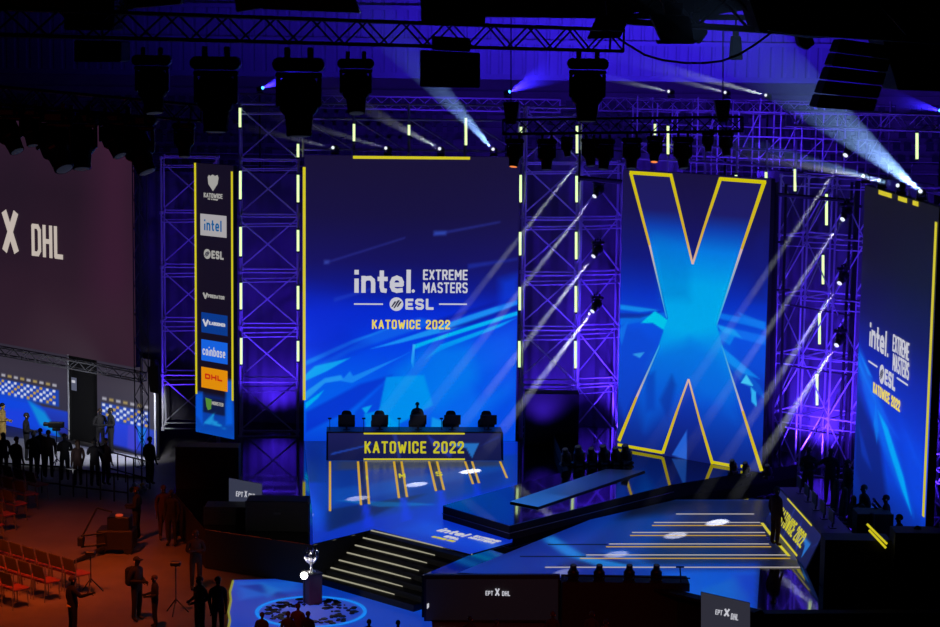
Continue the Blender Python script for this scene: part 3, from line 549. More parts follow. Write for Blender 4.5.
# right screen, seen at a sharp angle
DR = Vector((math.sin(math.radians(2)), -math.cos(math.radians(2)), 0)); PRr = Zp(853, 500, STG); prs = Panel(PRr, DR, 1, 1, DR.cross(K)); prs.w = prs.st(939, 222)[0]; prs.h = prs.st(862, 184)[1]
rs = thing('led_screen', 'LED screen at the right edge seen at a steep slant', 'screen', PRr, group='tall stage screens'); cabinet(prs, rs)
hr = lambda y: prs.st(880, y)[1]
prs.img('display', rs, 80, 220, PIC, [(hr(y), c) for y, c in ((190, (16, 14, 22)), (260, (17, 15, 34)), (320, (17, 18, 86)), (360, (12, 32, 160)), (420, (8, 60, 215)), (470, (10, 62, 206)), (520, (10, 34, 120)), (560, (8, 20, 70)))], [
    ([(856, 385), (880, 440), (890, 520), (870, 520), (855, 470)], (14, 26, 104), .75, .6), ([(855, 340), (864, 356), (884, 410), (903, 470), (914, 515), (896, 480), (874, 425), (857, 365)], (8, 100, 232), .8, .35), ([(878, 410), (888, 428), (904, 478), (912, 515), (903, 492), (890, 452)], (0, 170, 242), .9, .12), ([(860, 352), (873, 378), (868, 374)], (30, 140, 240), .8, .08), ([(868, 385), (900, 440), (895, 436)], (20, 90, 230), .7, .15), ([(858, 420), (872, 470), (862, 455)], (16, 60, 190), .6, .2), ([(905, 430), (923, 470), (915, 462)], (14, 90, 235), .7, .2), ([(856, 352), (875, 400), (862, 372)], (20, 130, 240), .8, .2), ([(876, 400), (879, 430), (877, 444), (874, 425)], (10, 130, 236), .7, .1), ([(900, 420), (925, 460), (925, 520), (912, 500)], (10, 70, 224), .6, .6), ([(866, 505), (880, 508), (872, 522)], (30, 90, 220), .5, .2)])
logo(prs, rs, dict(intel=(870, 345.5, 887.5, 321), dot=(888, 357, 890, 353.5), ext=(893.5, 351, 910, 333.5), mas=(893.5, 370, 910, 352.5), l1=((869.5, 361), 878.5), l2=((898, 378), 909), esl=(880, 380.5, 896, 364.5), kat=(874, 392.5, 901.5, 381.5)))
a = prs.w - .2; prs.line('light_strip', rs, (a, prs.st(937, 222)[1]), (a, 1.5), .2, YEL)
for x, y, hw in ((886, 190, .8), (903.5, 196, .5), (916.5, 200.3, .3)):
    a, b = prs.st(x, y); prs.line('light_strip', rs, (a - hw, prs.h - .08), (a + hw, prs.h - .08), .13, YEL)
# big dark screen on the left
PLc = Yp(136, 367.5, 71.0); pls = Panel(PLc - D1 * 13.0, D1, 13.0, 8.6, D1.cross(K))
ls = thing('led_screen', 'big dark plum LED screen at the left edge with white lettering', 'screen', pls.P); cabinet(pls, ls)
pls.img('display', ls, 60, 40, PIC, [(0, (46, 29, 42)), (3, (43, 26, 40)), (6, (36, 22, 36)), (8.6, (46, 26, 44))], [([(95, 120), (137, 120), (137, 365), (90, 330)], (58, 28, 50), .8, 2.0), ([(40, 300), (136, 300), (136, 368), (20, 352)], (52, 33, 46), .7, 1.5), ([(0, 150), (30, 150), (30, 260), (0, 260)], (34, 22, 36), .6, 1.5)])
TXT = emit('cream_print', (205, 192, 182), .85)
ptext(pls, ls, 'X', 3.5, 252.5, 19, 209, TXT, .2, .2); ptext(pls, ls, 'DHL', 32.5, 255.5, 63.5, 223.5, TXT, .24, .2); ptext(pls, ls, 'EPT', -42, 246, -11, 215, TXT, .24, .2)
# sponsor banner
PB = Yp(196, 431.5, 69.0); pb = Panel(PB, D1, 1, 1, D1.cross(K)); pb.w = pb.st(234, 300)[0]; pb.h = pb.st(198, 163)[1]
bn = thing('sponsor_banner', 'tall narrow sponsor banner screen with yellow edge lights beside scaffold tower', 'banner', PB); cabinet(pb, bn, .15)
hb = lambda y: pb.st(198, y)[1]
pb.img('display', bn, 24, 120, PIC, [(hb(y), c) for y, c in ((163, (20, 15, 34)), (390, (20, 14, 30)), (398, (10, 50, 150)), (432, (8, 74, 180)))], [([(203, 398), (225, 400), (225, 416), (203, 412)], (14, 22, 56), .9, .06), ([(203, 424), (212, 415), (215, 412), (213, 419), (226, 429), (212, 424)], (30, 150, 220), .9, .05), ([(196, 392), (203, 392), (203, 425), (196, 415)], (8, 90, 220), .8, .1), ([(226, 380), (233, 380), (233, 425), (226, 425)], (8, 100, 230), .8, .1)])
x0 = pb.st(197, 300)[0]; pb.line('light_strip', bn, (.06, hb(394)), (.06, pb.h), .085, YEL); pb.line('light_strip', bn, (pb.w - .06, hb(394)), (pb.w - .06, pb.h - .2), .085, YEL)
def sign(x0, y0, x1, y1, c, s=.85):
    a, b = pb.st(x0, y1); a1, _ = pb.st(x1, y1); _, b1 = pb.st(x0, y0); return pb.rect('sponsor_panel', bn, a, b, a1, b1, emit('panel_%d_%d_%d' % c, c, s), .02, .008)
GREYL = (176, 172, 176); sign(201, 213.5, 227, 235, GREYL); NAVY = emit('navy_print', (20, 96, 160), .8); SILP = emit('silver_print', (176, 174, 170), .8)
ptext(pb, bn, 'intel', 205, 230, 222.5, 219, NAVY, .17, .3, .035)
hp = [(211, 176), (213, 174.5), (215.5, 176), (218, 175), (219, 178), (218, 184), (213.5, 191), (209, 184), (208.3, 177), (209.5, 175)]
MB().slab([pb.at(*pb.st(*q), .02) for q in hp], pb.n, .01).world('heart_emblem', SILP, bn)
ptext(pb, bn, 'KATOWICE', 204.5, 197.2, 223, 192.5, SILP, .26, .2); ptext(pb, bn, 'for a change', 208.5, 199.5, 218.5, 197.8, SILP, .3, .3)
for y in (205.6, 273.2): ptext(pb, bn, 'I', 209, y + .35, 219.5, y - .35, SILP, 1, 0)
a, b = pb.st(204.5, 257.5); a1, _ = pb.st(224, 257.5); _, b1 = pb.st(204.5, 249.5); esl_mark(bn, pb.at(a, b), pb.d, K, b1 - b, a1 - a, SILP)
ptext(pb, bn, 'V', 203.5, 298.5, 208.5, 292, SILP, .34, .2); ptext(pb, bn, 'PREDATOR', 208.6, 297.4, 225, 294, SILP, .28, .2)
sign(202, 312, 228, 332, (12, 62, 150)); ptext(pb, bn, 'V', 203.5, 326, 209.5, 318.5, WHT, .3, .2, .035); ptext(pb, bn, 'ILABOOMER', 209.8, 324.5, 226, 321.2, WHT, .3, .2, .035)
sign(202, 339, 228, 360, (24, 104, 236)); ptext(pb, bn, 'coinbase', 203.5, 354.5, 226, 345.5, WHT, .13, .34, .035)
sign(202, 366.5, 228, 387, (238, 150, 12)); ptext(pb, bn, 'DHL', 206, 378.5, 223, 373.2, emit('red_print', (200, 30, 20), .9), .3, .2, .035)
for xx in (203, 223.5): ptext(pb, bn, 'I', xx, 378.2, xx + 3.5, 377.4, emit('red_print', (200, 30, 20), .9), 1, 0, .035)
MB().slab([pb.at(*pb.st(*q), .02) for q in ((206, 397.5), (212, 399.5), (211.5, 409), (208.5, 410), (207, 406))], pb.n, .01).world('green_emblem', emit('green_print', (90, 150, 60), .8), bn); ptext(pb, bn, 'MONSTER', 212.5, 404.5, 224, 401, SILP, .3, .2)

# ================================================================== drapes behind the towers
DRAPE = mat('grey_violet_drape', (88, 84, 98), .95, 0, .25, 1.2)
def drape(name, pts, z0, z1, label):
    T = thing(name, label, 'drape', (pts[0][0], pts[0][1], z0)); b = MB(); rows = []
    for i in range(len(pts) - 1):
        a = Vector((*pts[i], 0)); c = Vector((*pts[i + 1], 0)); d = (c - a); n = max(4, int(d.length / .13)); nn = Vector((-d.y, d.x, 0)).normalized()
        for k in range(n + (1 if i == len(pts) - 2 else 0)): rows.append(a + d * (k / n) + nn * (.07 * math.sin(k * 1.9) + .04 * math.sin(k * .83 + i)))
    vs = []; t = .02
    for p in rows: vs += [p + K * z0, p + K * z1]
    b.add(vs, [(2 * i, 2 * i + 2, 2 * i + 3, 2 * i + 1) for i in range(len(rows) - 1)])
    b.world('cloth', DRAPE, T, True)
    for i in range(len(pts) - 1): bar(T, (*pts[i], z1), (*pts[i + 1], z1), .03, DARKST, 'top_rail')
    return T
drape('stage_drape', [(-14.5, 76.2), (-12.0, 74.6), (-5.6, 74.0)], STG, 10.6, 'dark drape hanging behind scaffold tower left of the frontal screen')
drape('stage_drape', [(1.6, 74.1), (4.6, 74.2), (7.6, 72.2)], STG, 11.6, 'violet lit drape hanging between the frontal screen and the X screen')
drape('stage_drape', [(10.0, 70.2), (13.2, 67.4), (14.6, 63.2)], STG, 11.2, 'violet lit drape hanging between the X screen and the right screen')
drape('stage_drape', [(15.2, 62.8), (15.6, 57.0), (16.4, 50.5)], STG, 11.2, 'violet lit drape hanging behind the far right screen')

# ================================================================== scaffold towers
def tower(label, O, ex, ey, nx, wx, dy, levels, z0=STG, lift=2.0, r=.034, mt=STEEL, twin=True, seed=0, group='scaffold towers'):
    """bays along ex, depth along ey"""
    R = random.Random(seed); O = Vector(O); T = thing('scaffold_tower', label, 'scaffold', (O.x, O.y, z0), group=group)
    P = lambda i, j, z: Vector((O.x, O.y, 0)) + ex * (wx * i) + ey * (dy * j) + K * z
    top = z0 + lift * levels
    for i in range(nx + 1):
        for j in (0, 1): bar(T, P(i, j, z0), P(i, j, top), r * 1.2, mt, 'upright', 8)
    for k in range(levels + 1):
        z = z0 + lift * k
        for i in range(nx):
            for j in (0, 1):
                bar(T, P(i, j, z + .02), P(i + 1, j, z + .02), r, mt, 'ledger')
                if k: bar(T, P(i, j, z - .34), P(i + 1, j, z - .30), r * .8, mt, 'ledger')
        for i in range(nx + 1): bar(T, P(i, 0, z), P(i, 1, z), r, mt, 'transom')
        for i in range(nx + 1):
            for j in (0, 1): bar(T, P(i, j, z - .05), P(i, j, z + .07), r * 2.2, mt, 'rosette', 8)
        if k < levels:
            for i in range(nx):
                bar(T, P(i, 0, z + 1.9), P(i + 1, 0, z + .1), r * .9, mt, 'diagonal') if (k + i) % 2 == 0 or twin else bar(T, P(i + 1, 0, z + 1.9), P(i, 0, z + .1), r * .9, mt, 'diagonal')
                bar(T, P(i, 1, z + .1), P(i + 1, 1, z + 1.9), r * .9, mt, 'diagonal')
            for i in range(nx + 1): bar(T, P(i, 0, z + .1), P(i, 1, z + 1.9), r * .8, mt, 'diagonal')
    return T
TA = Yp(240.5, 440, 71.3); tower('violet lit scaffold tower between sponsor banner and frontal screen', TA, U, V, 1, 2.06, 1.1, 6, seed=1)
TBo = Yp(521.5, 440, 71.5); tower('violet lit scaffold tower right beside the frontal screen', TBo, U, V, 1, 1.98, 1.1, 6, seed=2)
TB2 = TBo + U * 2.05; tower('violet lit scaffold tower left beside the X screen', TB2 + V * .2, (U * .86 + V * .2).normalized(), V, 1, 1.55, 1.2, 5, seed=3)
TC = Vector((10.35, 66.9, 0)); eC = Vector((.62, -.5, 0)).normalized()
tower('wide violet lit scaffold tower between the X screen and the right screen', TC, eC, Vector((.5, .62, 0)).normalized(), 3, 1.05, 1.6, 5, twin=False, seed=4, r=.028)
tower('dim violet scaffold tower standing behind the sponsor banner', Yp(163, 440, 72.6), U, V, 1, 2.0, 1.1, 5, r=.03, seed=5)
tower('violet lit scaffold tower at the far right edge', Vector((13.55, 62.0, 0)), Vector((.05, -1, 0)).normalized(), Vector((1, .05, 0)), 3, 2.0, 1.3, 5, seed=6)
# black frames before the right towers
fr = thing('steel_gantry', 'black steel gantry standing before the violet tower right of the X screen', 'gantry', (10.3, 66.1, STG))
def ybar(T, a, b, Y, r, mt=DARKST, nm='bar'): return bar(T, Yp(*a, Y), Yp(*b, Y), r, mt, nm)
for a, b, r in (((775, 182), (770, 475), .12), ((786, 184), (779, 478), .05), ((858, 178), (845, 480), .09), ((852, 182), (838, 480), .05)): ybar(fr, a, b, 65.6, r, nm='post')
for a, b, r in (((772, 194), (852, 201), .07), ((772, 242), (790, 242), .04), ((772, 290), (790, 290), .04), ((790, 305), (852, 316), .035), ((788, 366), (848, 375), .035), ((785, 427), (846, 436), .035), ((855, 205), (862, 207), .05), ((850, 300), (858, 302), .05)): ybar(fr, a, b, 65.6, r, nm='rail')
fr2 = thing('steel_gantry', 'black crossbar hung across the top between tower and X screen', 'gantry', Yp(600, 182, 70.2))
ybar(fr2, (578, 178), (622, 182), 70.2, .09, nm='rail'); ybar(fr2, (579, 182), (580, 150), 70.2, .04, nm='post')
# header frame above the frontal screen
hf = thing('header_frame', 'steel header frame above the frontal screen carrying small lamps', 'frame', Yp(410, 157, 71.6))
for x in (303, 354, 409, 465, 519): ybar(hf, (x, 104), (x, 157), 71.6, .05, STEEL, 'post')
for y in (104, 119, 150): ybar(hf, (296, y - .5), (522, y + 2), 71.6, .04, STEEL, 'rail')
for x in (303, 354, 409, 465): ybar(hf, (x, 119), (x + 50, 150), 71.8, .025, STEEL, 'diagonal')
hf2 = thing('header_frame', 'steel header frame above the X screen carrying tube lights', 'frame', Yp(700, 175, 68.5))
for x, Y in ((632, 70.5), (668, 69.5), (705, 68.5), (737, 67.5), (767, 66.6), (796, 66.0)): ybar(hf2, (x, 140), (x, 182), Y, .04, STEEL, 'post')
for y in (142, 158): bar(hf2, Yp(622, y, 70.8), Yp(800, y + 10, 66.0), .035, STEEL, 'rail')
for k in range(5): bar(hf2, Yp(632 + 34 * k, 143 + 2 * k, 70.4 - .95 * k), Yp(660 + 34 * k, 160 + 2 * k, 69.6 - .95 * k), .022, STEEL, 'diagonal')

# scaffold and truss far behind the screens
rsc = thing('rear_scaffold', 'thin violet scaffold rising behind the top of the X screen', 'scaffold', (10, 74.5, STG), group='scaffold towers')
for k in range(13): a = Vector((6.2 + .72 * k, 75.6 - .35 * k, 0)); bar(rsc, a + K * STG, a + K * (13.6 - .25 * (k % 3)), .03, STEEL, 'upright'); bar(rsc, a + K * STG + V * 1.2, a + K * (13.2 + .3 * (k % 2)) + V * 1.2, .03, STEEL, 'upright')
for z in (9.6, 11.4, 12.2, 13.1): bar(rsc, (6.0, 75.7, z), (15.2, 71.2, z), .03, STEEL, 'ledger'); bar(rsc, (6.0, 76.9, z + .3), (15.2, 72.4, z + .3), .025, STEEL, 'ledger')
for k in range(12): a = Vector((6.2 + .72 * k, 75.6 - .35 * k, 0)); b = Vector((6.92 + .72 * k, 75.25 - .35 * k, 0)); bar(rsc, a + K * 11.4, b + K * (13.1 if k % 2 else 12.2), .02, STEEL, 'diagonal')
box_truss('rear_truss', 'violet lit truss far behind the frontal screen top', Yp(232, 100, 80), Yp(560, 106, 80), .5, .5, .03, STEEL, .55, group='rear trusses')
box_truss('rear_truss', 'violet lit truss far behind the X screen top', Yp(600, 104, 78), Yp(815, 108, 76), .5, .5, .03, STEEL, .5, group='rear trusses')
box_truss('rear_truss', 'violet lit truss above the right screen', Yp(790, 118, 66), Yp(960, 124, 62), .5, .5, .03, STEEL, .5, group='rear trusses')

# tube lights on the towers
TUBEMESH = MB().tube((0, 0, -.5), (0, 0, .5), 1, 1, 8).mesh('tube', TUBE); CAPM = MB().tube((0, 0, -.5), (0, 0, .5), 1, 1, 8).mesh('cap', TUBEG)
ORD = ['topmost', 'second highest', 'third highest', 'fourth highest', 'fifth highest', 'lowest']
def tube_light(x, y0, y1, Y, label, x2=None):
    a = Yp(x, y0, Y); b = Yp(x if x2 is None else x2, y1, Y); c = (a + b) / 2; d = a - b; T = thing('tube_light', label, 'tube light', b, group='pale green tube lights')
    q = d.to_track_quat('Z', 'Y').to_matrix().to_4x4()
    put('tube', TUBEMESH, Matrix.Translation(c) @ q @ Matrix.Diagonal((.045, .045, d.length, 1)), T)
    for s in (-.5, .5): put('cap', CAPM, Matrix.Translation(c + d * s) @ q @ Matrix.Diagonal((.055, .055, .06, 1)), T)
for col, x, where, rows in ((0, 240, 'tower upright right of the banner', ((107, 128), (170, 200), (226, 257), (282, 310), (337, 365))), (1, 298, 'tower upright left of frontal screen', ((143, 158), (174, 203), (229, 252), (285, 310), (340, 362))),
                            (2, 521, 'upright right of frontal screen', ((126, 136), (174, 203), (231, 256), (286, 311), (340, 368))), (3, 577, 'upright left of the X screen', ((125, 154), (175, 203), (231, 260), (285, 313), (340, 369)))):
    for k, (a, b) in enumerate(rows): tube_light(x - (.4 * k if col > 1 else 0) + (0.3 * k if col == 0 else 0), a, b, (71.2, 71.32, 71.41, 71.53)[col], '%s pale green tube light on the %s' % (ORD[k] if k < 4 else 'lowest', where))
for k, (x, a, b) in enumerate(((826.5, 193, 226), (823, 254, 285), (819.5, 312, 345), (817, 373, 406))): tube_light(x, a, b, 66.2, '%s pale tube light in the tower left of the right screen' % (ORD[k] if k < 3 else 'lowest'))
for x, a, b, Y, lb in ((354, 123, 142, 71.5, 'leftmost small tube light above the frontal screen'), (409, 124, 136, 71.5, 'middle small tube light above the frontal screen'), (466, 117, 146, 71.5, 'rightmost small tube light above the frontal screen'), (655, 123, 136, 69.5, 'short tube light above the left arm of the X'), (668, 125, 155, 69.3, 'long tube light above the X screen'), (736, 174, 179, 67.3, 'tiny tube light on the X screen top edge'), (766, 171, 181, 66.5, 'short tube light at the top right corner of the X screen'), (795, 168, 192, 66.0, 'tall tube light above the tower right of the X'), (917, 132, 160, 60.0, 'pale tube light above the right screen')):
    tube_light(x, a, b, Y, lb)

# ================================================================== moving-head lamps
LENS = emit('lens_dim', (40, 44, 60), .5); LENSW = emit('lens_white', (235, 240, 255), 1.0); LENSB = emit('lens_blue', (60, 150, 255), 5.0); LENSO = emit('lens_amber', (240, 130, 60), 1.1)
SHELL = mat('lamp_shell', (17, 17, 20), .4)
LM = dict(base=MB().box((0, 0, -.14), (.2, .14, .07)).mesh('base', SHELL, bevel=.03), knob=MB().tube((0, -.17, 0), (0, .17, 0), .075, .075, 12).mesh('end_cover', SHELL, True), clamp=MB().box((0, 0, -.02), (.03, .05, .06)).mesh('clamp', DARKST, bevel=.01),
          yoke=MB().box((0, 0, -.42), (.022, .07, .16)).mesh('yoke_arm', SHELL, bevel=.02), bridge=MB().box((0, 0, -.25), (.24, .075, .03)).mesh('yoke_bridge', SHELL, bevel=.015),
          head=MB().lathe([(.1, .25), (.17, .22), (.205, .16), (.205, -.1), (.19, -.13), (.15, -.17), (.13, -.36), (.12, -.38)], 14).mesh('head', SHELL), ring=MB().lathe([(.125, -.385), (.135, -.37), (.135, -.35), (.125, -.34)], 14).mesh('lens_ring', DARKST),
          fin=MB().box((0, -.17, .17), (.1, .02, .012)).mesh('grip', mat('grip_grey', (60, 60, 66), .5)))
LENSMESH = {}
def lens(mt):
    if mt.name not in LENSMESH: LENSMESH[mt.name] = MB().lathe([(.115, -.384), (.08, -.392), (.02, -.396)], 14).mesh('lens', mt, True)
    return LENSMESH[mt.name]
def moving_head(label, loc, aim, size=1.0, hang=True, rz=0.0, lensm=None, group=None):
    """loc: where the clamps grip (hanging) or where the base stands"""
    m = Matrix.Translation(Vector(loc)) @ Matrix.Rotation(rz, 4, 'Z') @ (ID if hang else Matrix.Rotation(math.pi, 4, 'X')) @ Matrix.Scale(size, 4)
    T = thing('moving_head_light', label, 'stage light', group=group, m=m)
    if not hang: m = m @ Matrix.Translation((0, 0, .06))
    put('base', LM['base'], m, T)
    for s in (-1, 1):
        if hang: put('clamp', LM['clamp'], m @ Matrix.Translation((.12 * s, 0, 0)), T)
        put('end_cover', LM['knob'], m @ Matrix.Translation((.19 * s, 0, -.14)), T); put('yoke_arm', LM['yoke'], m @ Matrix.Translation((.215 * s, 0, 0)), T)
    put('yoke_bridge', LM['bridge'], m, T)
    piv = m @ Vector((0, 0, -.5)); d = Vector(aim).normalized(); q = d.to_track_quat('-Z', 'Y').to_matrix().to_4x4()
    hm = Matrix.Translation(piv) @ q @ Matrix.Scale(size, 4); h = put('head', LM['head'], hm, T)
    put('lens_ring', LM['ring'], hm, h); put('lens', lens(lensm or LENS), hm, h); put('grip', LM['fin'], hm, h)
    return T, piv + d * (.4 * size)
def beam(T, src, dst, r0, r1, color, power, dens=.08, blend=.2):
    """a shaft of light: the haze it passes through and the spot that lights it"""
    src = Vector(src); dst = Vector(dst); d = (dst - src); L = d.length; d.normalize()
    NSEG = 8; shf = None                                 # density stepped down along the shaft so the beam fades
    for k in range(NSEG):
        t0, t1 = k / NSEG, (k + 1) / NSEG; de = 1.25 * dens * (1 - .93 * (k + .2) / NSEG) ** 2.3
        a = src + d * (.03 + (L - .03) * t0); b = src + d * (.03 + (L - .03) * t1 - .004)
        o = MB().tube(a, b, r0 + (r1 - r0) * t0, r0 + (r1 - r0) * t1, 14).world('light_shaft' if k == 0 else 'shaft_segment', haze('haze_%.4f' % de, de), T if k == 0 else shf)
        if k == 0: shf = o
    spot('shaft_light', src + d * .01, dst, color, power, max(1.2, 2.25 * math.degrees(math.atan(max(r1, r0) / L))), blend, .05, T)

# trusses and lamps in front
D_A = 21.5
tr1 = box_truss('ceiling_truss', 'long black truss across the top carrying big lamps', Yp(-60, 20, 20.6), Yp(617, 40.5, 25.8), .27, .27, .022, DARKST, .3, group='black trusses')
def Ytr(x): return 20.6 + 5.2 * (x + 60) / 677
DOWN = Vector((0, 0, -1))
for x, yt, sz, aim, lb in ((152, 50, .85, (.1, -.2, -1), 'black stage lamp under the top truss, leftmost'), (216, 50, 1.12, (0, -.12, -1), 'large black stage lamp under the top truss, second from left'), (299, 51, 1.2, (.02, -.12, -1), 'largest black stage lamp under the top truss, left of the middle'), (356, 54, .86, (.05, -.3, -1), 'smaller black stage lamp under the top truss beside the largest one'), (588, 53, 1.05, (0, -.1, -1), 'lone black stage lamp under the right end of the top truss')):
    moving_head(lb, Yp(x, yt, Ytr(x)), aim, sz * .93, group='lamps under the top truss')
def clump(name, label, cat, Y, rects, mt=BLACK, dep=.35):
    """boxy rigging gear at depth Y: outline polygons seen in the photograph, each with real thickness"""
    T = thing(name, label, cat, Yp(*rects[0][1][0], Y))
    if name in ('floodlight', 'loudspeaker') and Y < 50:
        q = rects[-1][1]; c = Yp(sum(a[0] for a in q) / len(q), min(a[1] for a in q) + 2, Y) + Vector((0, dep / 2, 0)); bar(T, c, Vector((c.x, c.y, 26.98)), .014, DARKST, 'hanger_cable')
    for nm, pts in rects: MB().slab([Yp(*q, Y) for q in pts], Vector((0, 1, 0)), dep).world(nm, mt, T, bevel=.015)
    return T
clump('loudspeaker', 'black loudspeaker cabinet hanging below the middle of the top truss', 'speaker', 24.4, [('cabinet', [(420, 50), (480, 53), (480, 88), (420, 87)]), ('flying_frame', [(432, 36), (470, 38), (470, 52), (432, 50)]), ('upper_cabinet', [(420, -20), (487, -20), (485, 24), (421, 22)])], dep=.6)
clump('loudspeaker', 'black loudspeaker block hanging at the top left corner', 'speaker', 22.5, [('cabinet', [(63, -15), (114, -15), (114, 30), (64, 30)]), ('lower_cabinet', [(74, 40), (121, 41), (121, 62), (74, 62)])], dep=.6)
la = thing('line_array_speaker', 'tilted black line array speaker hanging at the upper right', 'speaker', Yp(858, 120, 30))
ca = [(842, 38), (896, 46), (874, 112), (816, 108)]
for k in range(5):
    t0 = k / 5 + .01; t1 = (k + 1) / 5 - .005; lerp = lambda a, b, t: (a[0] + (b[0] - a[0]) * t, a[1] + (b[1] - a[1]) * t)
    MB().slab([Yp(*q, 30) for q in (lerp(ca[0], ca[3], t0), lerp(ca[1], ca[2], t0), lerp(ca[1], ca[2], t1), lerp(ca[0], ca[3], t1))], Vector((0, 1, 0)), .7).world('cabinet', BLACK, la, bevel=.02)
bar(la, Yp(868, 40, 30.3), Yp(880, -20, 30.3), .02, DARKST, 'cable')
# roof gear, upper right
rg = box_truss('roof_truss', 'dark roof truss crossing the top right corner', Yp(610, 4, 34), Yp(1000, 26, 30), .6, .55, .05, DARKST, .6, group='black trusses')
clump('ventilation_duct', 'dark ventilation duct filling the top right corner', 'duct', 31.5, [('duct', [(745, -30), (960, -30), (960, 34), (820, 38), (765, 30)]), ('duct_flange', [(740, -30), (748, -30), (768, 31), (760, 32)]), ('branch_duct', [(880, 30), (960, 30), (960, 92), (898, 90)])], dep=1.2)
clump('floodlight', 'black floodlight with barn doors under the roof right of centre', 'floodlight', 30, [('housing', [(650, 14), (690, 16), (694, 42), (662, 40)]), ('barn_door', [(657, 40), (699, 40), (694, 44), (659, 44)]), ('bracket', [(664, 2), (684, 3), (682, 15), (666, 15)])])
clump('floodlight', 'black floodlight angled under the top truss near its right end', 'floodlight', 28, [('housing', [(598, 16), (632, 14), (620, 38), (588, 39)]), ('bracket', [(606, 0), (622, 0), (620, 16), (608, 16)])])
clump('floodlight', 'square black lamp in the rig right of the roof gap', 'floodlight', 33, [('housing', [(690, 26), (705, 22), (708, 33), (700, 44), (686, 36)]), ('bracket', [(692, 12), (700, 12), (700, 24), (693, 25)])])
clump('floodlight', 'rounded black lamp under the duct at the upper right', 'floodlight', 33, [('housing', [(797, 34), (812, 34), (815, 44), (808, 50), (800, 46)]), ('bracket', [(802, 22), (808, 22), (808, 35), (802, 35)])])
clump('floodlight', 'small black lamp hanging above the roof glow, right', 'floodlight', 36, [('housing', [(733, 36), (741, 36), (743, 60), (731, 60)]), ('bracket', [(735, 25), (739, 25), (739, 37), (735, 37)])])
rf = thing('roof_beam', 'dark steel roof beam across the top centre', 'beam', Yp(540, 8, 38))
MB().slab([Yp(*q, 38) for q in ((485, -30), (760, -30), (760, 8), (680, 20), (640, 12), (600, 18), (485, 14))], Vector((0, 1, 0)), .5).world('web', BLACK, rf); MB().box(Yp(620, 16, 38), (3.0, .3, .05)).world('flange', BLACK, rf)
clump('roof_panel', 'dark acoustic panel behind the top truss, upper left', 'panel', 40, [('panel', [(-20, -25), (190, -25), (180, 4), (110, 10), (-20, 4)]), ('edge_profile', [(-20, 4), (110, 9), (110, 12), (-20, 7)])])
clump('roof_panel', 'dark roof panel behind the loudspeaker at top centre left', 'panel', 41, [('panel', [(232, -25), (345, -25), (360, 12), (262, 8), (236, 12)]), ('edge_profile', [(262, 7), (360, 11), (360, 13), (262, 9)])])
cb = MB().path([Yp(x, y, 29) for x, y in ((618, 38), (630, 46), (645, 55), (662, 60), (685, 63), (705, 63), (722, 61), (740, 54), (756, 44), (772, 32))], .018, 6).based('black_cable', BLACKP, 'black cable sagging below the roof right of the truss', 'cable')
fx = thing('star_lamp', 'pale frayed ornament caught on the top truss at left', 'ornament', Yp(124, 12, 22))
for k in range(9):
    a = k * 2 * math.pi / 9; bar(fx, Yp(124, 8, 22), Yp(124 + 9 * math.cos(a), 9 + 8 * math.sin(a), 22), .012, mat('frayed_cream', (190, 180, 160), .8), 'strand')
# second truss on the left with lamps
tr2 = box_truss('ceiling_truss', 'black truss at upper left above the dark screen', Yp(-40, 92, 34), Yp(196, 113, 38), .29, .3, .024, DARKST, .34, group='black trusses')
for x, yt, sz, aim, lb, Y in ((8, 104, 1.0, (.55, -.4, -1), 'black lamp leaning right at the left frame edge', 35), (30, 106, .8, (.2, -.3, -1), 'small black lamp second from the left frame edge', 35.2), (54, 106, 1.35, (.5, -.5, -1), 'big black lamp above the dark screen, third from left', 35.5), (80, 108, 1.25, (.1, -.3, -1), 'broad black lamp above the dark screen, fourth from left', 36), (112, 110, 1.0, (.5, -.4, -1), 'black lamp leaning right above the dark screen corner', 36.5), (137, 110, 1.35, (.45, -.3, -1), 'long black lamp leaning right beside the screen corner', 37), (184, 120, .8, (.05, -.3, -1), 'lone small black lamp left of the sponsor banner top', 38)):
    moving_head(lb, Yp(x, yt, Y), aim, sz, group='lamps above the dark screen')
# third truss in the middle with a row of lamps
tr3 = box_truss('ceiling_truss', 'slim black truss above the X screen carrying a row of lamps', Yp(503, 127, 41), Yp(742, 124, 41), .29, .29, .022, DARKST, .3, group='black trusses')
for i, (x, yt, sz, aim, lm) in enumerate(((515, 136, .72, (-.1, -.3, -1), LENSO), (547, 136, .78, (0, -.2, -1), None), (567, 135, .5, (.1, -.2, -1), None), (590, 136, .7, (.1, -.3, -1), None), (605, 136, .78, (-.1, -.3, -1), None), (632, 135, .78, (0, -.3, -1), None), (655, 134, .66, (-.05, -.4, -1), LENSO), (683, 134, .8, (.1, -.3, -1), None), (708, 130, .5, (.1, -.2, -1), None), (726, 130, .6, (.1, -.3, -1), None))):
    moving_head('%s lamp from the left hanging under the slim middle truss' % ('first', 'second', 'third', 'fourth', 'fifth', 'sixth', 'seventh', 'eighth', 'ninth', 'tenth')[i], Yp(x, yt, 41), aim, sz, lensm=lm, group='lamps under the middle truss')
for x, y0, y1, lb in ((511, 60, 122, 'chain hoist at the left end of the slim middle truss'), (723, 88, 120, 'chain hoist near the right end of the slim middle truss')):
    ch = thing('chain_hoist', lb, 'hoist', Yp(x, y1, 41)); bar(ch, Yp(x, y0 - 60, 41), Yp(x, y1 - 18, 41), .012, DARKST, 'chain'); MB().slab([Yp(*q, 40.9) for q in ((x - 8, y1 - 20), (x + 8, y1 - 20), (x + 5, y1 + 2), (x - 5, y1 + 2))], Vector((0, 1, 0)), .25).world('motor', BLACKP, ch, bevel=.02)

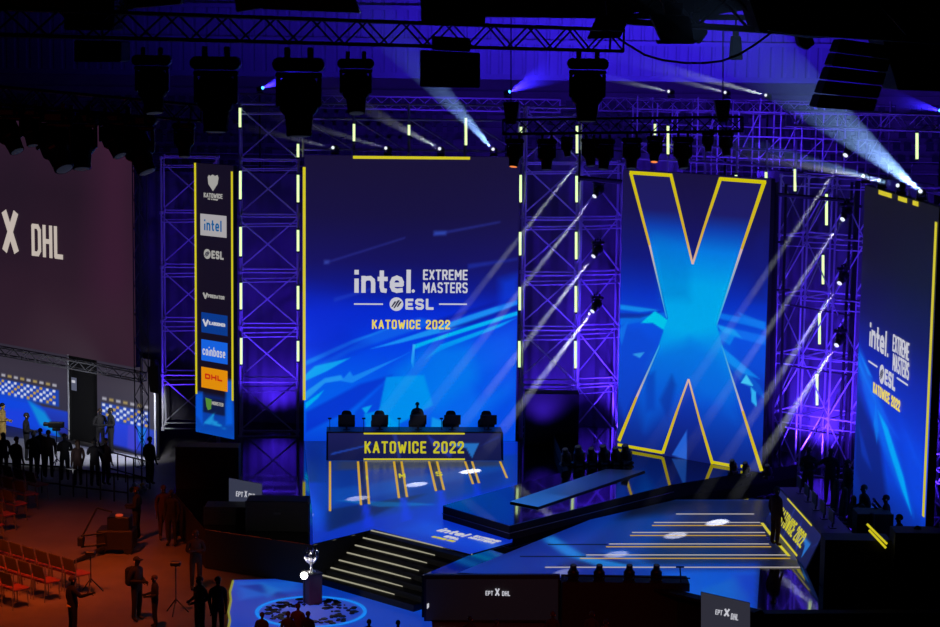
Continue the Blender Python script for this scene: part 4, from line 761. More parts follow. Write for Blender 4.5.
# lamps with visible shafts of light
CW = (.82, .86, 1.0); CB = (.26, .46, 1.0)
POOLS = []
for i, (sx, sy, ex, ey) in enumerate(((586, 153, 302, 516), (595, 196, 358, 498), (594, 256, 417, 484), (593, 311, 471, 471))):
    a = Yp(sx, sy, 71.0); b = Zp(ex, ey, LZ + .01); d = b - a
    T, p = moving_head('%s lamp of four stacked beside the X screen, throwing a pale beam' % ORD[i if i < 3 else 5], a - d.normalized() * .26 + K * .42, d, .8, rz=.3, lensm=LENSW, group='beam lamps left of the X screen'); q = WM[T.name].translation; bar(T, q + K * .02, q + K * .02 + Vector((.1, .9, 0)), .03, DARKST, 'bracket'); beam(T, p, b, .085, .24, CW, 80000, .06)
for i, (sx, sy, ex, ey) in enumerate(((846, 155, 566, 572), (843, 219, 617, 554), (840, 283, 676, 535), (837, 345, 718, 522))):
    a = Yp(sx, sy, 65.0); b = Zp(ex, ey, RZ + .01); d = b - a
    T, p = moving_head('%s lamp of four stacked beside the right screen, throwing a pale beam' % ORD[i if i < 3 else 5], a - d.normalized() * .26 + K * .42, d, .8, rz=.8, lensm=LENSW, group='beam lamps left of the right screen'); q = WM[T.name].translation; bar(T, q + K * .02, q + K * .02 + Vector((.35, .9, 0)), .03, DARKST, 'bracket'); beam(T, p, b, .085, .24, CW, 64000, .06)
for i, (sx, sy, ex, ey, Y1, r1, c, pw) in enumerate(((335, 142, 215, 120, 62, .18, CW, 7000), (388, 144, 232, 103, 60, .22, CW, 10000), (441, 145, 318, 82, 57, .3, CW, 22000), (494, 146, 345, -15, 47, .62, CB, 90000))):
    a = Yp(sx, sy, 71.0); b = Yp(ex, ey, Y1); d = b - a
    T, p = moving_head('%s lamp on top of the frontal screen aiming up left' % ('leftmost', 'second', 'third', 'rightmost')[i], Vector((a.x, a.y + .12, STG + pc.h)), d, .55, False, lensm=LENSW, group='beam lamps on top of the frontal screen'); beam(T, p, b, .06, r1, c, pw, .05)
for i, (sx, sy, ex, ey, Y1, r1, c, pw) in enumerate(((917, 191, 600, -80, 25, .8, CB, 210000), (897, 184, 690, 128, 50, .26, CB, 45000), (878, 179, 690, 142, 52, .24, CW, 24000), (862, 174, 700, 150, 54, .2, CW, 12000))):
    a = PLp(sx, sy, PRr, DR); b = Yp(ex, ey, Y1); d = b - a
    T, p = moving_head('%s lamp along the top of the right screen aiming up left' % ('nearest', 'second', 'third', 'farthest')[i], Vector((a.x + .12, a.y, STG + prs.h)), d, .55, False, lensm=LENSW, group='beam lamps on top of the right screen'); beam(T, p, b, .06, r1, c, pw, .05)
for i, (sx, sy, ex, ey, Y1, r1, c, pw) in enumerate(((768, 90, 590, 48, 74, .36, CW, 30000), (727, 87, 640, 70, 78, .22, CW, 16000), (671, 86, 590, 74, 80, .2, CW, 14000))):
    a = Yp(sx, sy, 85.6); b = Yp(ex, ey, Y1); d = b - a
    T, p = moving_head('%s distant lamp on the far stand rail throwing a white beam' % ('rightmost', 'middle', 'leftmost')[i], Yp(sx, sy + 12, 85.6), d, .6, False, lensm=LENSW, group='beam lamps on the far rail'); q = WM[T.name].translation; bar(T, q, Vector((q.x, q.y, 0)), .05, DARKST, 'mast'); beam(T, p, b, .06, r1, c, pw, .05)
for i, (sx, sy, ex, ey, r1, lb) in enumerate(((260, 83, 330, 62, .7, 'small blue lamp glowing behind the top truss, left'), (507, 87, 570, 62, .8, 'small blue lamp glowing behind the top truss, centre'), (942, 105, 880, 96, .5, 'small blue lamp glowing at the right frame edge'))):
    a = Yp(sx, sy, 84.5); b = Yp(ex, ey, 80); d = b - a
    T, p = moving_head(lb, Yp(sx, sy + 12, 84.5), d, .6, False, lensm=LENSB, group='blue lamps on the far rail'); q = WM[T.name].translation; bar(T, q, Vector((q.x, q.y, 0)), .05, DARKST, 'mast'); beam(T, p, b, .07, r1, (.03, .015, 1.0), 22000, .05)
# ================================================================== player desks
def desk(label, O, right, L, h, lean):
    """O: left front foot as the audience sees it"""
    right = Vector(right).normalized(); n = right.cross(K).normalized(); O = Vector(O); T = thing('player_desk', label, 'desk', O)
    up = (K * h - n * lean); hs = up.length; up.normalize(); p = Panel(O, right, L, hs, right.cross(up)); p.up = up
    g = grad([(0, (16, 22, 70)), (hs, (26, 28, 84))]); sh = [([(.1, .2), (1.5, .55), (1.5, .6), (.1, .27)], (30, 70, 180), .8, .03), ([(2.2, hs), (2.35, hs), (2.5, .1), (2.4, .1)], (40, 60, 150), .7, .05), ([(4.2, .62), (5.2, .62), (4.95, .1), (4.75, .45), (4.3, .5)], (40, 130, 220), .8, .03), ([(3.4, .9), (4.3, .3), (4.2, .1), (3.6, .5)], (36, 60, 190), .6, .05), ([(5.2, .5), (5.9, .8), (5.9, .9)], (30, 50, 140), .6, .05)]
    inv = WM[T.name].inverted()
    def colour(st):
        P = np.stack([st[:, 0] * L, st[:, 1] * hs], -1); return paint(P, g(P[:, 1]), sh)
    put('front_display', grid_mesh('front_display', [inv @ p.at(*q, .012) for q in ((0, 0), (L, 0), (L, hs), (0, hs))], 120, 20, PIC, colour), WM[T.name], T)
    MB().slab([p.at(0, 0), p.at(L, 0), p.at(L, hs), p.at(0, hs)], -n, .1).world('front_panel', BLACKP, T)
    top = O + K * h - n * lean
    MB().slab([top + right * a - n * b for a, b in ((-.06, -.03), (L + .06, -.03), (L + .06, .85), (-.06, .85))], K, .05).world('desk_top', BLACKP, T)
    for a in (-.06, L + .02): MB().slab([O + right * a, O + right * a - n * (lean + .8), O + right * a - n * (lean + .8) + K * h, O + right * a - n * lean + K * h], right, .06).world('side_panel', BLACK, T)
    for b in (.03, hs - .05): MB().slab([p.at(L * .205, b, .02), p.at(L * .79, b, .02), p.at(L * .79, b + .055, .02), p.at(L * .205, b + .055, .02)], p.n, .012).world('light_strip', YEL, T)
    text(T, 'KATOWICE 2022', p.at(L * .21, hs * .27), right, up, L * .575, hs * .43, YELP, .2, .28, .025)
    return T, top, n
LD, ltop, ln = desk('player desk facing the camera with a glowing yellow city name', Zp(328, 461, STG), U, 5.95, .92, .3)
RD, rtop, rn = desk('player desk seen at a slant beside the right screen, glowing yellow lettering', Zp(798, 569, STG) + Vector((0, 5.75, 0)) + Vector((-.05, 0, 0)), Vector((math.sin(math.radians(2.7)), -math.cos(math.radians(2.7)), 0)), 5.75, .95, .42)
CHM = dict(seat=MB().box((0, 0, .46), (.26, .26, .06)).mesh('seat', CLOTH, bevel=.03), post=MB().tube((0, 0, .1), (0, 0, .42), .03).mesh('gas_post', DARKST), leg=MB().box((.16, 0, .07), (.16, .025, .02)).mesh('star_leg', DARKST),
           back=MB().slab([(-.27, .26, .5), (.27, .26, .5), (.3, .3, .95), (.3, .31, 1.05), (.2, .32, 1.16), (.17, .33, 1.36), (.1, .34, 1.42), (-.1, .34, 1.42), (-.17, .33, 1.36), (-.2, .32, 1.16), (-.3, .31, 1.05), (-.3, .3, .95)], Vector((0, 1, 0)), .1).mesh('backrest', CLOTH, bevel=.025), arm=MB().box((.3, 0, .7), (.04, .16, .02)).mesh('armrest', BLACKP, bevel=.01))
def gaming_chair(label, loc, rz, group):
    T = thing('gaming_chair', label, 'chair', loc, rz, group); m = WM[T.name]
    put('seat', CHM['seat'], m, T); put('backrest', CHM['back'], m, T); put('gas_post', CHM['post'], m, T)
    for k in range(5): put('star_leg', CHM['leg'], m @ Matrix.Rotation(k * 1.2566, 4, 'Z'), T)
    for s in (0, math.pi): put('armrest', CHM['arm'], m @ Matrix.Rotation(s, 4, 'Z'), T)
MOM = dict(scr=MB().box((0, 0, .34), (.29, .02, .17)).mesh('screen', BLACKP, bevel=.008), neck=MB().box((0, .03, .12), (.03, .02, .1)).mesh('neck', BLACKP), foot=MB().box((0, .03, .01), (.12, .09, .01)).mesh('foot', BLACKP))
def monitor(label, loc, rz, group):
    T = thing('monitor', label, 'monitor', loc, rz, group); m = WM[T.name]
    for k, nm in (('scr', 'screen'), ('neck', 'neck'), ('foot', 'foot')): put(nm, MOM[k], m, T)
N5 = ('first', 'second', 'third', 'fourth', 'fifth')
rzL = YAW; rzR = math.atan2(-math.cos(math.radians(2.7)), math.sin(math.radians(2.7)))
for i, x in enumerate((346, 379, 417, 451, 487)):
    a = (Yp(x, 430, 68.6) - Yp(328, 430, 68.6)).length
    q = ltop + U * a; gaming_chair('%s black gaming chair from left behind the frontal desk' % N5[i], Vector((q.x, q.y, STG)) + V * 1.15, rzL, 'gaming chairs at the frontal desk'); monitor('%s black monitor from left on the frontal desk' % N5[i], q + V * .4 + K * .05, rzL, 'monitors on the frontal desk')
for i, x in enumerate((327, 363, 398, 440, 483)):
    a = (Yp(x, 430, 68.6) - Yp(328, 430, 68.6)).length * (1 if x > 328 else -1); q = ltop + U * max(.05, a) + V * .3 + K * .05
    T = thing('desk_camera', '%s small camera on a thin pole from left on the frontal desk' % N5[i], 'camera', q, rzL, 'pole cameras on the frontal desk'); m = WM[T.name]
    put('pole', MB().tube((0, 0, 0), (0, 0, .38), .012).mesh('pole', BLACKP), m, T); put('body', MB().box((0, 0, .4), (.06, .04, .025)).mesh('body', BLACKP, bevel=.006), m, T)
for i in range(5):
    q = rtop + (RDx := Vector((math.sin(math.radians(2.7)), -math.cos(math.radians(2.7)), 0))) * (.75 + i * 1.08)
    gaming_chair('%s black gaming chair from the far end behind the slanted desk' % N5[i], Vector((q.x, q.y, STG)) - rn * 1.15, rzR, 'gaming chairs at the slanted desk'); monitor('%s black monitor from the far end on the slanted desk' % N5[i], q - rn * .4 + K * .05, rzR, 'monitors on the slanted desk')

# ================================================================== interview corner on the left
IR = Zp(157, 459, 0)
pi1 = Panel(IR - D1 * 3.5, D1, 3.5, 3.7, D1.cross(K)); pi2 = Panel(IR - D1 * 10.6, D1, 5.35, 3.7, D1.cross(K))
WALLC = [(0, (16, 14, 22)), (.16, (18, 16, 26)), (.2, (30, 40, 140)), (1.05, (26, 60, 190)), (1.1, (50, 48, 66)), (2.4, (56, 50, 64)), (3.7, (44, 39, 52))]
def tiles(a0, a1, b0, seed):
    """printed grid of small sponsor tiles with a row of longer ones above"""
    def f(P, c):
        c = paint(P, c, [([(a0 - .05, b0 - .05), (a1, b0 - .05), (a1, b0 + .6), (a0 - .05, b0 + .6)], (18, 66, 190), .85, .08)])
        na = int((a1 - a0) / .21)
        for i in range(na):
            x = a0 + i * .21
            if i % 2 == 0: c = paint(P, c, [([(x, b0 + .72), (x + .26, b0 + .72), (x + .26, b0 + .82), (x, b0 + .82)], (196, 170, 90) if i % 4 else (205, 205, 215), .75, .05)])
            for r in range(5):
                if (i + r) % 2: continue
                y = b0 + .12 * r; cc = (228, 230, 238) if (i + 2 * r) % 3 else (214, 168, 50)
                c = paint(P, c, [([(x, y), (x + .17, y), (x + .17, y + .1), (x, y + .1)], cc, .9, .03)])
        return c
    return f
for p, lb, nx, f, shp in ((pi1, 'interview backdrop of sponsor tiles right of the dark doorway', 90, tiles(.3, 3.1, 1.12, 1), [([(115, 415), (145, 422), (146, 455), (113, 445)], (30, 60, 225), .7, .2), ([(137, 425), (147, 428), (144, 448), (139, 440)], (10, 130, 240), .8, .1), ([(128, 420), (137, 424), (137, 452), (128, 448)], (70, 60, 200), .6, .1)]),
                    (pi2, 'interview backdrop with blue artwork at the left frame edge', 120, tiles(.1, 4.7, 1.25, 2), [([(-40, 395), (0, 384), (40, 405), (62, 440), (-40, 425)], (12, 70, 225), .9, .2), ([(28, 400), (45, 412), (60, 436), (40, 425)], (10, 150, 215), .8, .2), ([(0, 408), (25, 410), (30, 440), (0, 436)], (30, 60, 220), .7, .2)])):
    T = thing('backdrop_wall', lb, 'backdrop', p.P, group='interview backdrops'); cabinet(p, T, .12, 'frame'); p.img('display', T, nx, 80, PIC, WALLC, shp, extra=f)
dw = MB().slab([IR - D1 * 5.25 + D2 * .1, IR - D1 * 3.5 + D2 * .1, IR - D1 * 3.5 + D2 * .1 + K * 3.6, IR - D1 * 5.25 + D2 * .1 + K * 3.6], D2, .06); dw.based('doorway_dark_sheet', CLOTH, 'black sheet giving the darkness of the gap between the two backdrops', 'dark sheet')  # black sheet added for the darkness of the doorway
PLIT = mat('pole_white', (200, 200, 210), .5)
for t, lb in ((.0, 'pale upright pole at the right end of the interview backdrop'), (5.2, 'pale upright pole beside the dark doorway')):
    o = IR - D1 * t - D2 * .08; T = thing('light_pole', lb, 'pole', o); bar(T, o, o + K * 3.6, .035, PLIT, 'pole', 8); put('foot', MB().box((0, 0, .02), (.16, .16, .02)).mesh('foot', DARKST), Matrix.Translation(o), T)
sg = IR - D1 * 4.95 - D2 * .1 + K * 2.0; T = thing('door_sign', 'small grey sign hanging in the dark doorway', 'sign', sg); MB().slab([sg, sg + D1 * .3, sg + D1 * .3 + K * .5, sg + K * .5], -D2, .02).world('board', emit('sign_grey', (96, 100, 122), .8), T); MB().slab([sg + D1 * .05 + K * .3 - D2 * .03, sg + D1 * .25 + K * .3 - D2 * .03, sg + D1 * .25 + K * .4 - D2 * .03, sg + D1 * .05 + K * .4 - D2 * .03], -D2, .01).world('print', WHT, T)
IFL = [tuple(Zp(*q, 0))[:2] for q in ((-60, 432), (66, 445), (157, 462), (152, 480), (100, 474), (-60, 458))]
setp(MB().prism(IFL, 0, .08).world('interview_floor', mat('pale_lit_floor', (190, 190, 200), .9, 0, .2, 3)), kind='structure')  # white light on this floor is put into its pale colour
# truss framing the big dark screen
box_truss('screen_truss', 'silver truss under the lower edge of the big dark screen', pls.P - K * .28 - D2 * .1, pls.P + D1 * 13.5 - K * .28 - D2 * .1, .3, .3, .025, ALU, .5, group='screen trusses')
box_truss('screen_truss', 'upright silver truss at the right edge of the big dark screen', PLc + D1 * .3 - K * 3.6, PLc + D1 * .3 + K * 9.2, .35, .35, .022, mat('dull_aluminium', (70, 70, 78), .5, .5), .5, group='screen trusses', up=D2)
clump('loudspeaker', 'small black loudspeaker hanging at the foot of the upright truss', 'speaker', 70.2, [('cabinet', [(147, 368), (158, 366), (159, 394), (150, 392)]), ('bracket', [(150, 360), (155, 360), (155, 368), (150, 368)])])
spot('truss_light', (-13.5, 66.5, .9), (-13.6, 71.2, 3.6), WHITE, 45, 80, .8, .2)

# ================================================================== people
SKINM = [mat('skin_%d' % i, c, .55, 0, .08, 20) for i, c in enumerate(((205, 160, 132), (176, 128, 100), (226, 184, 158)))]
HAIRM = {k: mat('hair_' + k, c, .7, 0, .3, 30) for k, c in dict(dark=(26, 20, 17), brown=(62, 42, 30), grey=(140, 138, 134), blond=(150, 116, 70)).items()}
SHOEM = mat('shoe_black', (20, 20, 22), .6); EYEM = mat('eye_dark', (18, 14, 12), .3); LIPM = mat('lip', (150, 88, 78), .6)
POSE = dict(down=((.235, .03, 1.14), (.225, -.07, .9), (.23, .04, 1.14), (.215, -.04, .89)), hold=((.26, .06, 1.14), (.09, -.24, 1.12), (.26, .06, 1.14), (.09, -.24, 1.08)), cam=((.3, -.06, 1.2), (.13, -.26, 1.48), (.26, -.02, 1.17), (.12, -.28, 1.4)), reach=((.33, -.08, 1.25), (.52, -.26, 1.34), (.25, .03, 1.13), (.26, -.05, .89)), cross=((.26, .02, 1.14), (-.06, -.2, 1.16), (.26, .02, 1.14), (-.06, -.2, 1.2)), one=((.25, .03, 1.13), (.26, -.05, .89), (.27, .05, 1.15), (.12, -.27, 1.16)))
BODY = {}
def body_mesh(pose):
    if pose in BODY: return BODY[pose]
    Vv = []; Ed = []; Rd = []; Lb = []
    def v(p, r, par=None, lab=0):
        Vv.append(p); Rd.append(r if isinstance(r, tuple) else (r, r)); i = len(Vv) - 1
        if par is not None: Ed.append((par, i)); Lb.append(lab)
        return i
    pel = v((0, 0, .95), (.17, .13)); bel = v((0, 0, 1.1), (.165, .13), pel, 0); che = v((0, .01, 1.29), (.19, .135), bel, 0); upp = v((0, .015, 1.42), (.11, .085), che, 0)
    nek = v((0, 0, 1.5), .052, upp, 1); jaw = v((0, -.025, 1.565), (.06, .07), nek, 1); sku = v((0, -.01, 1.655), (.076, .092), jaw, 1); v((0, 0, 1.73), (.045, .055), sku, 1)
    v((0, -.128, 1.62), .014, sku, 1)
    A = POSE[pose]
    for s, (el, wr) in ((-1, A[:2]), (1, A[2:])):
        sh = v((.185 * s, .015, 1.395), .078, upp, 0); e = v((el[0] * s, el[1], el[2]), .058, sh, 0); w_ = v((wr[0] * s, wr[1], wr[2]), .038, e, 0)
        d = (Vector((wr[0] * s, wr[1], wr[2])) - Vector((el[0] * s, el[1], el[2]))).normalized(); side = d.cross(Vector((s, 0, .2))).normalized(); nrm = d.cross(side)
        pc_ = Vector((wr[0] * s, wr[1], wr[2])) + d * .075; pm = v(tuple(pc_), (.036, .022), w_, 1)
        for k, ln in enumerate((.07, .085, .08, .06)):
            b0 = pc_ + side * (.03 - .02 * k) + d * .03; f1 = v(tuple(b0), .0095, pm, 1); f2 = v(tuple(b0 + d * ln * .55 + nrm * .012 * s), .009, f1, 1); v(tuple(b0 + d * ln + nrm * .04 * s), .008, f2, 1)
        t1 = v(tuple(pc_ + side * .042 - d * .02), .011, pm, 1); v(tuple(pc_ + side * .062 + d * .03 + nrm * .015 * s), .0095, t1, 1)
        hp_ = v((.095 * s, 0, .87), .1, pel, 2); kn = v((.105 * s, -.01, .5), .075, hp_, 2); an = v((.11 * s, .03, .1), .055, kn, 2); v((.125 * s, -.13, .045), (.042, .036), an, 3)
    me = bpy.data.meshes.new('body_src'); me.from_pydata(Vv, Ed, []); o = bpy.data.objects.new('body_src', me); COL.objects.link(o)
    sk = o.modifiers.new('skin', 'SKIN'); sk.use_smooth_shade = True; sd = o.modifiers.new('sub', 'SUBSURF'); sd.levels = 1; sd.render_levels = 1
    for i, q in enumerate(me.skin_vertices[0].data): q.radius = Rd[i]; q.use_root = (i == 0)
    dg = bpy.context.evaluated_depsgraph_get(); dg.update(); out = bpy.data.meshes.new_from_object(o.evaluated_get(dg)); bpy.data.objects.remove(o)
    E_ = np.array([[Vv[a], Vv[b]] for a, b in Ed]); C_ = np.array([p.center[:] for p in out.polygons])
    a = E_[None, :, 0]; d = E_[None, :, 1] - a; t = np.clip(((C_[:, None] - a) * d).sum(-1) / ((d * d).sum(-1) + 1e-9), 0, 1); ds = np.linalg.norm(C_[:, None] - a - d * t[..., None], axis=-1)
    lab = np.array(Lb)[ds.argmin(1)]; lab = np.where((lab == 1) & (C_[:, 2] < 1.47) & (np.abs(C_[:, 0]) < .16), 0, lab)
    out.polygons.foreach_set('material_index', lab.astype(np.int32)); BODY[pose] = out; return out
HAIRC = {}
def hair_mesh(style, key):
    if (style, key) in HAIRC: return HAIRC[(style, key)]
    b = MB(); n, m = 14, 8; vs = []; low = dict(short=.0, long=-.5, cap=.1)[style]
    for i in range(m + 1):
        t = (math.pi / 2 + (.55 if style != 'cap' else .1)) * i / m
        for k in range(n):
            a = 2 * math.pi * k / n; front = max(0, -math.sin(a)); tt = t * (1 - .42 * front); vs.append((.089 * math.sin(tt) * math.cos(a), -.005 + .106 * math.sin(tt) * math.sin(a), 1.665 + .1 * math.cos(tt)))
    b.add(vs, [(i * n + k, i * n + (k + 1) % n, (i + 1) * n + (k + 1) % n, (i + 1) * n + k) for i in range(m) for k in range(n)])
    if style == 'long': b.add([(.09 * math.cos(a), .02 + .09 * math.sin(a), z) for z in (1.66, 1.52, 1.38) for a in [math.pi * k / 7 for k in range(8)]], [(r * 8 + k, r * 8 + k + 1, (r + 1) * 8 + k + 1, (r + 1) * 8 + k) for r in range(2) for k in range(7)])
    if style == 'cap': b.slab([(.07, -.08, 1.69), (.05, -.19, 1.68), (-.05, -.19, 1.68), (-.07, -.08, 1.69)], K, .012)
    HAIRC[(style, key)] = b.mesh('hair', HAIRM[key], True); return HAIRC[(style, key)]
FACE = dict(eyes=[MB().ball((s * .032, -.094, 1.655), (.012, .007, .008), 8, 4).mesh('eye', EYEM) for s in (-1, 1)], mouth=MB().ball((0, -.094, 1.568), (.024, .008, .006), 8, 4).mesh('mouth', LIPM), ear=[MB().ball((s * .081, 0, 1.63), (.012, .02, .032), 8, 5).mesh('ear', SKINM[0]) for s in (-1, 1)])
CLO = {}
def clo(c): return mat('cloth_%d_%d_%d' % c, c, .9, 0, .2, 12)
def person(label, loc, face, pose='down', top=(30, 30, 36), legs=(26, 26, 32), hair=('short', 'dark'), skin=0, h=1.75, group=None):
    """face: horizontal direction the person looks in"""
    rz = math.atan2(face[1], face[0]) + math.pi / 2; m = Matrix.Translation(Vector(loc)) @ Matrix.Rotation(rz, 4, 'Z') @ Matrix.Scale(h / 1.765, 4); T = thing('person', label, 'person', group=group, m=m)
    me = body_mesh(pose).copy(); me.materials.clear()
    for q in (clo(top), SKINM[skin], clo(legs), SHOEM): me.materials.append(q)
    put('body', me, m, T)
    put('cap' if hair[0] == 'cap' else 'hair', hair_mesh(*hair), m, T)
    for e in FACE['eyes']: put('eye', e, m, T)
    for e in FACE['ear']: put('ear', e, m, T)
    put('mouth', FACE['mouth'], m, T); return T, m
TOCAM = (0, -1); AWAY = (.2, 1); RGT = (1, -.1); LFT = (-1, -.1); TOST = (D2.x, D2.y)
def at0(x, y, z=0.0): return Zp(x, y, z)
gI = 'people in the interview corner'; gF = 'people on the arena floor'
person('person in black team jacket being interviewed before the sponsor tiles, left', at0(100.5, 453), (.5, -1), 'hold', (30, 28, 32), (22, 22, 28), ('short', 'brown'), 0, 1.72, gI)
person('taller person in black holding a microphone before the sponsor tiles, right', at0(111, 455), (-.9, -.5), 'one', (20, 20, 24), (20, 20, 26), ('short', 'dark'), 1, 1.8, gI)
person('person in a cream jacket at the left frame edge before the backdrop', at0(3, 449), (1, -.2), 'hold', (214, 176, 92), (24, 24, 30), ('short', 'dark'), 0, 1.78, gI)
person('person in black standing before the blue backdrop looking right', at0(27, 462), (1, .2), 'hold', (22, 22, 28), (22, 22, 28), ('short', 'dark'), 0, 1.85, gI)
person('person with a pale face mask beside the interview camera', at0(41, 476), TOCAM, 'hold', (28, 26, 30), (24, 24, 30), ('short', 'brown'), 2, 1.74, gI)
for x, y, hr, tp, lg, lb, ps, h_ in ((4, 486, ('long', 'dark'), (60, 30, 24), (40, 30, 30), 'onlooker with long dark hair at the left frame edge', 'down', 1.68), (17, 489, ('short', 'brown'), (70, 32, 22), (34, 26, 26), 'onlooker in a rust coloured top near the left barrier', 'down', 1.7), (34, 484, ('short', 'grey'), (34, 32, 38), (30, 28, 32), 'grey haired onlooker behind the masked person', 'hold', 1.74), (49, 487, ('short', 'dark'), (40, 26, 26), (110, 74, 66), 'onlooker in pale trousers in the middle of the crowd', 'down', 1.76), (65, 487, ('short', 'dark'), (24, 24, 30), (24, 24, 30), 'onlooker in dark clothes right of the pale trousers', 'cross', 1.72), (78, 489, ('long', 'brown'), (52, 32, 30), (30, 26, 30), 'long haired onlooker in brown watching the interview', 'down', 1.66), (95, 490, ('short', 'dark'), (24, 22, 28), (24, 24, 30), 'dark clothed onlooker standing before the interviewed pair', 'cam', 1.72), (106, 489, ('short', 'brown'), (58, 40, 40), (30, 28, 34), 'onlooker in a brownish top at the right end of the crowd', 'down', 1.7), (150, 487, ('short', 'dark'), (20, 20, 26), (20, 20, 26), 'person in black beside the right pole of the backdrop', 'down', 1.72)):
    jr = random.Random(x); person(lb, at0(x, y - 5 + jr.uniform(-4, 4)), (jr.uniform(-.8, .8), 1), ps, tp, lg, hr, 0, h_, gI)
P_, mP = person('person with a black backpack and cap in the middle of the red floor', at0(137, 621), (.9, -.5), 'hold', (24, 24, 28), (22, 22, 27), ('cap', 'dark'), 0, 1.78, gF)
put('backpack', MB().box((0, .2, 1.2), (.17, .11, .25)).mesh('backpack', CLOTH, bevel=.07), mP, P_)
for x, y, ps, f, tp, lg, hr, lb, h_ in ((155, 628, 'hold', (-1, -.3), (22, 24, 28), (20, 20, 24), ('short', 'brown'), 'shorter person in black facing the person with the backpack', 1.45), (73, 640, 'reach', (.7, .5), (22, 20, 24), (20, 20, 24), ('short', 'brown'), 'person in black reaching out an arm at the bottom left', 1.72), (196, 590, 'cross', (.2, -1), (24, 22, 28), (22, 22, 26), ('short', 'dark'), 'person in black standing by the dark stage side', 1.75), (200, 640, 'hold', (-.6, -.6), (22, 22, 26), (22, 22, 26), ('short', 'brown'), 'person in black at the bottom near the glowing edge strip', 1.72), (164, 540, 'down', (.3, -1), (52, 34, 34), (26, 24, 30), ('short', 'brown'), 'person in a brown top behind the crane right side', 1.76), (172, 546, 'down', (-.3, -1), (22, 22, 28), (22, 22, 28), ('short', 'dark'), 'person in black beside the brown topped person', 1.78), (216, 560, 'down', (0, -1), (18, 18, 24), (18, 18, 24), ('short', 'dark'), 'barely lit person before the black cases', 1.76), (137, 541, 'hold', (-1, .2), (22, 22, 26), (22, 22, 26), ('short', 'dark'), 'camera crane operator in black', 1.74), (218, 640, 'down', (.5, -1), (24, 20, 22), (22, 20, 22), ('short', 'dark'), 'person at the bottom edge left of the LED floor', 1.7)):
    T, m = person(lb, at0(x, y), f, ps, tp, lg, hr, 0, h_, gF)
    if x == 73: put('belt', MB().lathe([(.15, .93), (.16, .95), (.15, .97)], 14).mesh('belt', mat('belt_yellow', (220, 180, 40), .6)), m, T)
# people on and behind the stage
gS = 'dark figures on the stage'
for x, y, z, ps, f, lb, h_ in ((417, 441.5, STG, 'hold', (0, -1), 'person in black behind the middle of the frontal desk', 1.45), (807, 503, STG, 'hold', (-.5, -1), 'left of two black figures before the right violet tower', 1.8), (829, 505, STG, 'reach', (-.5, -1), 'right of two black figures before the right violet tower', 1.82), (846, 516, STG, 'down', (-1, -.2), 'black figure behind the slanted desk, right of the pair', 1.78), (775, 546, STG, 'down', (.8, .5), 'person in dark red standing before the slanted desk', 1.76), (897, 578, STG, 'down', (-1, 0), 'black figure before the foot of the right screen', 1.78), (934, 590, STG, 'hold', (-1, 0), 'black figure at the right frame edge', 1.76), (884, 556, STG, 'cam', (-1, .2), 'black figure beside the equipment cases on the right', 1.78), (862, 546, STG, 'hold', (-1, -.3), 'black figure standing before the left foot of the right screen', 1.82), (915, 592, STG, 'down', (-1, .3), 'black figure left of the one at the right frame edge', 1.8), (735, 480, STG + .45, 'down', (-.6, -.8), 'small black figure by the right foot of the X', 1.0), (747, 482, STG + .45, 'down', (-.6, -.8), 'small black figure next to the right foot of the X', .95)):
    if h_ < 1.2: continue
    person(lb, Zp(x, y, z), f, ps, (50, 20, 26) if x == 775 else (14, 14, 18), (14, 14, 18), ('short', 'dark'), 1, h_, gS)
# front rows at the bottom
for x, y, tp, lb in ((262, 612, (30, 20, 20), 'audience member at the bottom left of the ring'), (298, 603, (40, 16, 16), 'red lit audience member before the plinth, tallest'), (288, 611, (36, 20, 20), 'audience member left before the plinth'), (308, 611, (36, 20, 20), 'audience member right before the plinth'), (369, 619, (20, 20, 24), 'dark audience head at the bottom below the stairs, left'), (398, 620, (20, 20, 24), 'dark audience head at the bottom below the stairs, right'), (496, 619, (60, 22, 18), 'red lit audience head below the black front screen'), (470, 616, (40, 20, 20), 'dim red audience head left below the black front screen'), (553, 611, (44, 20, 20), 'dim red audience head right below the black front screen'), (592, 611, (40, 22, 22), 'audience head below the row of floor lamps'), (606, 619, (80, 30, 22), 'bright red lit audience head below the floor lamps')):
    p = Yp(x, y, 49.5 - (y - 600) * .06); person(lb, (p.x, p.y, 0), AWAY, 'down', tp, (24, 22, 24), ('short', 'brown' if x % 2 else 'dark'), 0, p.z, 'audience in the front rows')

# ================================================================== chairs on the floor
CHB = mat('chair_shell', (78, 72, 40), .5); CHL = mat('chair_leg', (120, 116, 112), .4, .5)
CM = dict(seat=MB().box((0, -.02, .45), (.22, .21, .02)).mesh('seat', mat('chair_seat', (120, 52, 44), .6), bevel=.012), back=MB().slab([(-.22, .2, .55), (.22, .2, .55), (.21, .27, .86), (-.21, .27, .86)], Vector((0, 1, .1)), .03).mesh('backrest', CHB, bevel=.01))
CM['legs'] = [MB().tube(a, b, .013, .013, 6).mesh('leg', CHL) for a, b in (((-.21, -.2, 0), (-.2, -.17, .45)), ((.21, -.2, 0), (.2, -.17, .45)), ((-.21, .24, 0), (-.21, .2, .86)), ((.21, .24, 0), (.21, .2, .86)))]
def chair(label, loc, rz, group):
    m = Matrix.Translation(Vector(loc)) @ Matrix.Rotation(rz, 4, 'Z') @ Matrix.Scale(1.2, 4); T = thing('chair', label, 'chair', group=group, m=m); put('seat', CM['seat'], m, T); put('backrest', CM['back'], m, T)
    for q in CM['legs']: put('leg', q, m, T)
rzc = math.atan2(D2.y, D2.x) + math.pi / 2
ROWN = ('front', 'second', 'third', 'fourth', 'fifth'); CN = ('first', 'second', 'third', 'fourth', 'fifth', 'sixth', 'seventh', 'eighth')
o0 = Zp(78, 592, 0)
